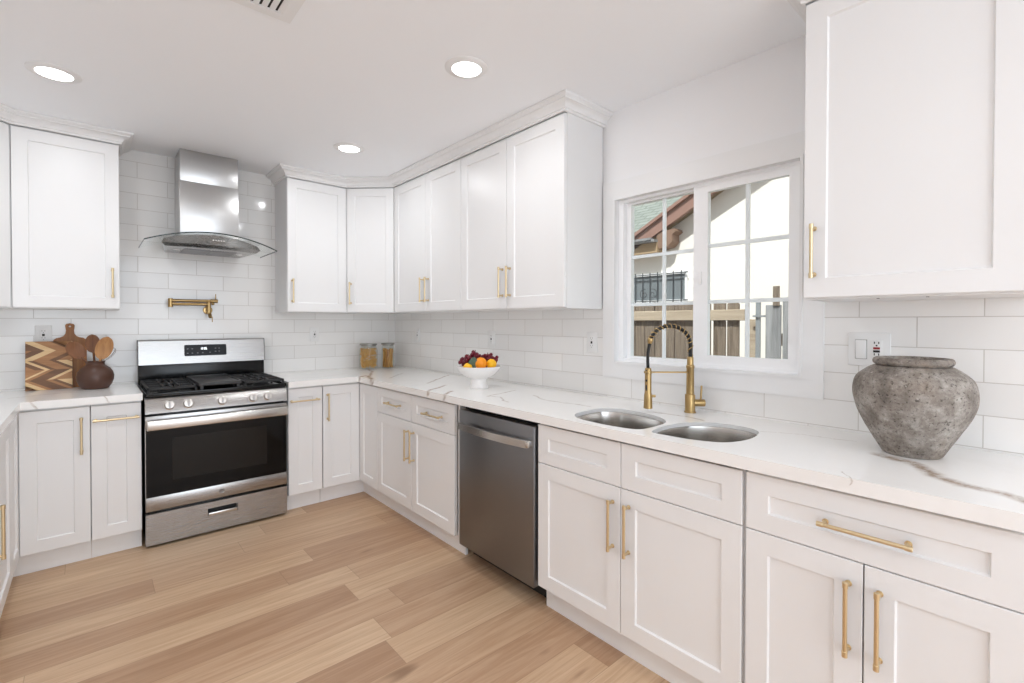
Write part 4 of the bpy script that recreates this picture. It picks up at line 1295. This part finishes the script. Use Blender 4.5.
for i in range(72):
    a = rnd.uniform(0, 2 * PI); r0 = 0.046 * math.sqrt(rnd.uniform(0.2, 1)); a2 = a + rnd.choice((0.5, 2.4, 3.4)) * rnd.uniform(0.8, 1.1); r1 = 0.045 * math.sqrt(rnd.uniform(0.3, 1))
    b.tube([(r0 * math.cos(a), r0 * math.sin(a), 0.010), (r1 * math.cos(a2), r1 * math.sin(a2), rnd.uniform(0.15, 0.178))], 0.0036, 6)
o = b.build('long_pasta', 'pasta2'); o.location = (-0.163, -0.170, ZC)
tag(o, 'dry long pasta sticks crossing inside the slim glass jar', 'pasta', kind='stuff')

# ------------------------------------------------------------------ cutting boards
# square chevron board, leaning on the tiles
bw, bh, bt = 0.206, 0.292, 0.022
cbd = thing('cutting_board', 'square chevron-patterned wooden cutting board leaning on the tiles', 'cutting board', (-2.437, -0.105, ZC + 0.001))
cbd.rotation_euler = (R(-7), 0, 0)
mats = ['w_dark', 'w_mid', 'w_light', 'w_edge']
b = MB(); b.mi = 3
b.box((0, 0.003, 0), (bw, bt, bh), 0.002)
pr = random.Random(23)
# chevron strips clipped to the rectangle, two zig-zag halves per column
def clip(poly, x0, x1, z0, z1):
    def cl(pts, inside, inter):
        out = []
        for i in range(len(pts)):
            a, c = pts[i], pts[(i + 1) % len(pts)]
            ia, ic = inside(a), inside(c)
            if ia: out.append(a)
            if ia != ic: out.append(inter(a, c))
        return out
    for ax, lim, sg in ((0, x0, 1), (0, x1, -1), (1, z0, 1), (1, z1, -1)):
        if len(poly) < 3: return []
        poly = cl(poly, lambda p: (p[ax] - lim) * sg >= 0, lambda a, c: tuple(a[k] + (c[k] - a[k]) * (lim - a[ax]) / (c[ax] - a[ax]) for k in (0, 1)))
    return poly
# four rows, boards slope one way then the other
edges = [0.0, 0.060, 0.120, 0.176, 0.236, bh]
seq = [[2, 2, 1, 0, 1, 0], [1, 0, 2, 1, 1, 2], [2, 0, 1, 0, 2, 1, 0], [0, 1, 2, 1, 0, 2, 1], [1, 0, 1, 2, 0, 0, 2]]
for ri in range(5):
    z0, z1 = edges[ri], edges[ri + 1]
    sl_ = 1 if ri % 2 else -1
    x = -0.20
    k = 0
    shift = (z1 - z0) * 1.75 * sl_
    while x < bw + 0.20:
        wd = pr.choice((0.026, 0.04, 0.055, 0.07))
        mi = pr.choice((0, 0, 1, 1, 2))
        if seq[ri][k % len(seq[ri])] == 2: wd = pr.choice((0.018, 0.026, 0.05))
        mi = seq[ri][k % len(seq[ri])]
        poly = [(x, z0), (x + wd, z0), (x + wd + shift, z1), (x + shift, z1)]
        x += wd; k += 1
        poly = clip(poly, 0.001, bw - 0.001, z0, z1)
        if len(poly) < 3: continue
        b.mi = mi
        vs = [b.b.verts.new((p[0], 0.0, p[1])) for p in poly]; vb = [b.b.verts.new((p[0], 0.0032, p[1])) for p in poly]
        fs = []
        try:
            fs.append(b.b.faces.new(vs)); fs.append(b.b.faces.new(list(reversed(vb))))
            for i in range(len(poly)):
                j = (i + 1) % len(poly); fs.append(b.b.faces.new((vs[i], vs[j], vb[j], vb[i])))
        except ValueError: pass
        for f_ in fs: f_.material_index = mi
me = b.build('board', mats, cbd)

pdl = thing('paddle_board', 'brown wooden paddle board with a rounded handle, behind the chevron board', 'cutting board', (-2.243, -0.062, ZC + 0.001))
pdl.rotation_euler = (R(-6), 0, 0); pdl.scale = (1, 1, 0.985)
out = []
pw = 0.078
prof2 = [(0.0, 0.0), (pw - 0.01, 0.0), (pw, 0.01), (pw, 0.29), (pw - 0.004, 0.304), (pw - 0.016, 0.314), (0.045, 0.318), (0.030, 0.326), (0.021, 0.342), (0.0185, 0.362), (0.021, 0.382), (0.022, 0.394), (0.017, 0.404), (0.0, 0.408)]
poly = prof2[1:-1]
outl = [(x, z) for x, z in poly] + [(0.0, 0.408)] + [(-x, z) for x, z in reversed(poly)]
hole = [(0.006 * math.cos(2 * PI * i / 12), 0.388 + 0.006 * math.sin(2 * PI * i / 12)) for i in range(12)]
b = MB(); b.prism(outl, lambda u, v, t: (u, t, v), 0.0, 0.016, [hole]); b.build('board', 'paddle', pdl)

# ------------------------------------------------------------------ crock with utensils
ck = Vector((-2.126, -0.205, ZC))
b = MB()
b.lathe([(0.0, 0.0), (0.055, 0.0), (0.064, 0.004), (0.078, 0.025), (0.088, 0.055), (0.0895, 0.078), (0.084, 0.104), (0.070, 0.126), (0.052, 0.140), (0.045, 0.148), (0.0445, 0.158), (0.0475, 0.165), (0.046, 0.168), (0.041, 0.165), (0.039, 0.155),
         (0.041, 0.146), (0.050, 0.134), (0.078, 0.10), (0.082, 0.07), (0.07, 0.022), (0.05, 0.010), (0.0, 0.008)], (0, 0, 0), 48)
o = b.build('utensil_crock', 'crock'); o.location = ck
tag(o, 'round dark brown crock holding wooden spoons beside the cutting boards', 'crock')
def spoon(label, base, tip, mat, hw, hl, face, group='wooden spoons in the crock', flat=False):
    """handle from base to the neck, oval bowl to tip; face = normal of the bowl"""
    base = ck + Vector(base); tip = ck + Vector(tip)
    d = (tip - base).normalized()
    fn = Vector(face); fn = (fn - d * fn.dot(d)).normalized(); sd = d.cross(fn).normalized()
    t = thing('wooden_spoon', label, 'spoon', base, 0, group)
    L = (tip - base).length
    b = MB()
    hs = L - hl
    b.tube([Vector((0, 0, 0)), d * hs * 0.5, d * (hs + 0.01)], 0.005, 10, [0.0045, 0.0052, 0.0065])
    b.build('handle', mat, t)
    b = MB()
    rows = []
    nn = 14
    for i in range(nn + 1):
        s = i / nn
        wd = hw * math.sqrt(max(0.0, 1 - (2 * s - 1) ** 2)) if not flat else hw * (min(1, s * 2.2) ** 0.7) * (1 if s < 0.9 else math.sqrt(max(0, 1 - ((s - 0.9) / 0.1) ** 2)) * 0.5 + 0.5)
        wd = max(wd, 0.004)
        ring = []
        for k in range(14):
            a = 2 * PI * k / 14
            cx = math.cos(a); cyy = math.sin(a)
            dish = -0.010 * math.sin(PI * s) * (1 - cx * cx) if not flat else 0
            ring.append(d * (hs + hl * s) + sd * (wd * cx) + fn * (0.0035 * cyy + dish + (0.003 if flat else 0)))
        rows.append(ring)
    b.ring_loft(rows, True)
    b.build('spoon_head', mat, t)
vw = (-0.05, -1, 0.15)
spoon('dark wooden ladle-shaped spoon leaning left out of the crock', (0.046, -0.012, 0.030), (-0.118, -0.012, 0.288), 'spoond', 0.043, 0.118, (0.2, -1, 0.4))
spoon('tallest dark wooden spoon upright at the back of the crock', (0.006, 0.018, 0.014), (-0.014, 0.030, 0.332), 'spoond', 0.037, 0.115, (0.1, -1, -0.05))
spoon('pale brown wooden spoon turned to the front of the crock', (-0.018, -0.020, 0.014), (0.060, -0.038, 0.318), 'spoon', 0.042, 0.145, (0.05, -1, 0.1))
wk = thing('whisk', 'wire whisk leaning right in the brown crock', 'whisk', ck + Vector((-0.058, 0.002, 0.032)))
d = (Vector((0.094, 0.002, 0.255)) - Vector((-0.058, 0.002, 0.032))).normalized()
sd = d.cross(Vector((0, -1, 0))).normalized(); fn = sd.cross(d)
b = MB(); b.tube([Vector((0, 0, 0)), d * 0.09, d * 0.160], 0.0042, 10); b.build('handle', 'wire', wk)
for k in range(4):
    q = sd * math.cos(k * PI / 4) + fn * math.sin(k * PI / 4)
    pts = []
    for i in range(25):
        a = 2 * PI * i / 24
        s = (1 - math.cos(a)) / 2
        pts.append(d * (0.156 + 0.105 * s) + q * (0.026 * math.sin(a) * (0.35 + 0.65 * s) * 1.2))
    b = MB(); b.tube(pts, 0.0009, 5); b.build('wire_loop', 'wire', wk)

# ------------------------------------------------------------------ outside the window
b = MB(); b.box((0.13, -9, -0.55), (12, 8, -0.45)); o = b.build('yard_ground', 'dirt'); o['kind'] = 'structure'; o['label'] = 'bare ground of the side yard outside'
hs = thing('neighbour_house', 'cream stucco house with a green shingle roof beyond the fence', 'house', (3.6, -1.5, -0.45))
# gable wall facing us (plane x = 3.6), rake line rising to -y
def rake(y): return 2.335 + (-0.30 - y) * 0.505
b = MB()
b.prism([(1.6, -0.45), (-7.0, -0.45), (-7.0, rake(-4.4)), (-4.4, rake(-4.4)), (-0.10, rake(-0.10)), (-0.10, 2.30), (1.6, 2.30)], lambda u, v, t: (t, u, v), 3.6, 3.85)
b.build('wall', 'stucco', hs, True)
b = MB()
b.prism([(0.15, rake(0.15) - 0.03), (-4.4, rake(-4.4) - 0.03), (-4.4, rake(-4.4) + 0.155), (0.15, rake(0.15) + 0.155)], lambda u, v, t: (t, u, v), 3.40, 3.46)
b.prism([(0.15, rake(0.15) + 0.13), (-4.4, rake(-4.4) + 0.13), (-4.4, rake(-4.4) + 0.175), (0.15, rake(0.15) + 0.175)], lambda u, v, t: (t, u, v), 3.36, 3.46)
b.build('fascia_board', 'redbrown', hs, True)
b = MB()
b.prism([(0.15, rake(0.15) + 0.10), (-4.4, rake(-4.4) + 0.10), (-4.4, rake(-4.4) + 0.13), (0.15, rake(0.15) + 0.13)], lambda u, v, t: (t, u, v), 3.46, 3.85)
b.build('soffit', 'tan', hs, True)
# carved corbel under the rake
b = MB()
b.prism([(-0.64, 2.50), (-0.90, 2.52), (-0.915, 2.485), (-0.86, 2.45), (-0.865, 2.36), (-0.80, 2.30), (-0.68, 2.285), (-0.64, 2.33)], lambda u, v, t: (t, u, v), 3.42, 3.60)
b.build('corbel', 'corbel', hs, True)
# low eave of the wing on the left
b = MB(); b.box((3.32, -0.66, 2.372), (3.62, 1.6, 2.405)); b.box((3.30, -0.62, 2.395), (3.36, 1.6, 2.425)); b.build('gutter', 'panelw', hs, True)
b = MB(); b.box((3.40, -0.66, 2.24), (3.599, 1.6, 2.371)); b.build('eave_board', 'tan', hs, True)
b = MB()
rows = MB()
b.box((0, 0, -0.03), (4.4, 2.9, 0.0))
rf = b.build('roof', 'shingle', hs)
# roof plane rising away from us behind the rake
dirx = Vector((0, -1, 0)); diry = Vector((math.cos(R(33)), 0, math.sin(R(33)))); dn = dirx.cross(diry)
ml = Matrix(((dirx.x, diry.x, dn.x, 3.90 - 3.6), (dirx.y, diry.y, dn.y, 2.0 + 1.5), (dirx.z, diry.z, dn.z, 2.36 + 0.45), (0, 0, 0, 1)))
rf.matrix_local = ml
wy0, wy1, wz0, wz1 = -0.99, 0.6, 1.593, 1.985
b = MB(); b.prism(rect(wy0, wy1, wz0, wz1), yz, 3.57, 3.62, [rect(wy0 + 0.03, wy1 - 0.03, wz0 + 0.03, wz1 - 0.03)]); hw = b.build('house_window', 'grille', hs, True)
b = MB(); b.box((3.595, wy0 + 0.03, wz0 + 0.03), (3.599, wy1 - 0.03, wz1 - 0.03)); b.build('window_glass', 'housepane', hw, True)
b = MB()
yq = wy0 + 0.06
while yq < wy1:
    b.box((3.530, yq - 0.005, wz0 - 0.01), (3.540, yq + 0.005, wz1 + 0.01)); yq += 0.115
for zz in (wz0 + 0.015, wz1 - 0.02): b.box((3.528, wy0 - 0.03, zz - 0.006), (3.542, wy1 + 0.03, zz + 0.006))
for yc in (-0.45, 0.12):
    for sgn in (-1, 1):
        pts = []
        for i in range(40):
            a = i / 39 * 2.6 * PI
            r = 0.012 + 0.062 * (i / 39)
            pts.append((3.528, yc + sgn * (0.07 + r * math.cos(a)), 1.70 + r * math.sin(a) * 1.0))
        b.tube(pts, 0.005, 5)
for zz in (wz0 + 0.02, wz1 - 0.02):
    for yy in (wy0 + 0.02, wy1 - 0.02): b.box((3.53, yy - 0.006, zz - 0.006), (3.60, yy + 0.006, zz + 0.006))
b.build('security_bars', 'grillebar', hw, True)

# picket fence
fn = thing('picket_fence', 'weathered brown wooden picket fence outside the window', 'fence', (1.6, -1.9, -0.45))
rn = random.Random(3)
yq = -0.75
cnt = 0
gaps = {}
while yq > -2.50 and cnt < 90:
    wd = rn.uniform(0.085, 0.105)
    b = MB()
    zt = 1.485 + rn.uniform(-0.012, 0.012)
    tl = rn.uniform(-0.010, 0.010)
    b.prism([(yq, -0.44), (yq - wd, -0.44), (yq - wd + tl, zt - 0.015), (yq - wd + 0.012 + tl, zt), (yq - 0.012 + tl, zt), (yq + tl, zt - 0.015)], lambda u, v, t: (t, u, v), 1.60, 1.618)
    b.build('picket', 'fence', fn, True)
    yq -= wd + (rn.choice((0.001, 0.003, 0.006, 0.010)) if yq > -2.05 else rn.choice((0.010, 0.014, 0.020)))
    cnt += 1
for z in (1.335, 0.35):
    b = MB(); b.box((1.562, -0.70, z), (1.599, -2.56, z + 0.085), 0.004, 1); b.build('rail', 'rail', fn, True)
# gate of grey boards with a metal post
gt = thing('board_gate', 'tall grey board gate outside the right window pane', 'gate', (1.6, -2.85, -0.45))
yq = -2.70
k = 0
for wd, zt in ((0.105, 1.45), (0.10, 1.475), (0.12, 1.485), (0.11, 1.45), (0.12, 1.47), (0.11, 1.46)):
    b = MB(); b.box((1.59, yq, -0.44), (1.612, yq - wd, zt), 0.004, 1)
    b.build('board', 'panelw', gt, True)
    yq -= wd + 0.012
b = MB(); b.box((1.613, -2.712, 0.2), (1.64, yq + 0.01, 0.29)); b.box((1.613, -2.712, 1.15), (1.64, yq + 0.01, 1.24)); b.build('cross_rail', 'fence', gt, True)
b = MB(); b.box((1.575, -2.755, 1.44), (1.589, -2.80, 1.585), 0.003, 1); b.build('latch_block', 'fence', gt, True)
ps = thing('gate_post', 'slim grey metal post with hinges between the fence and the gate', 'post', (1.62, -2.63, -0.45))
b = MB(); b.box((1.60, -2.655, -0.44), (1.63, -2.625, 1.475), 0.003, 1); b.build('post', 'metalpost', ps, True)
for z in (1.02, 1.36):
    b = MB(); b.box((1.585, -2.697, z), (1.599, -2.61, z + 0.014)); b.build('hinge', 'metalpost', ps, True)
lowp = MB(); lowp.box((1.66, -2.52, -0.44), (1.70, -2.62, 1.345), 0.004, 1)
tag(lowp.build('short_board', 'rail'), 'short pale board standing beside the metal gate post', 'board')
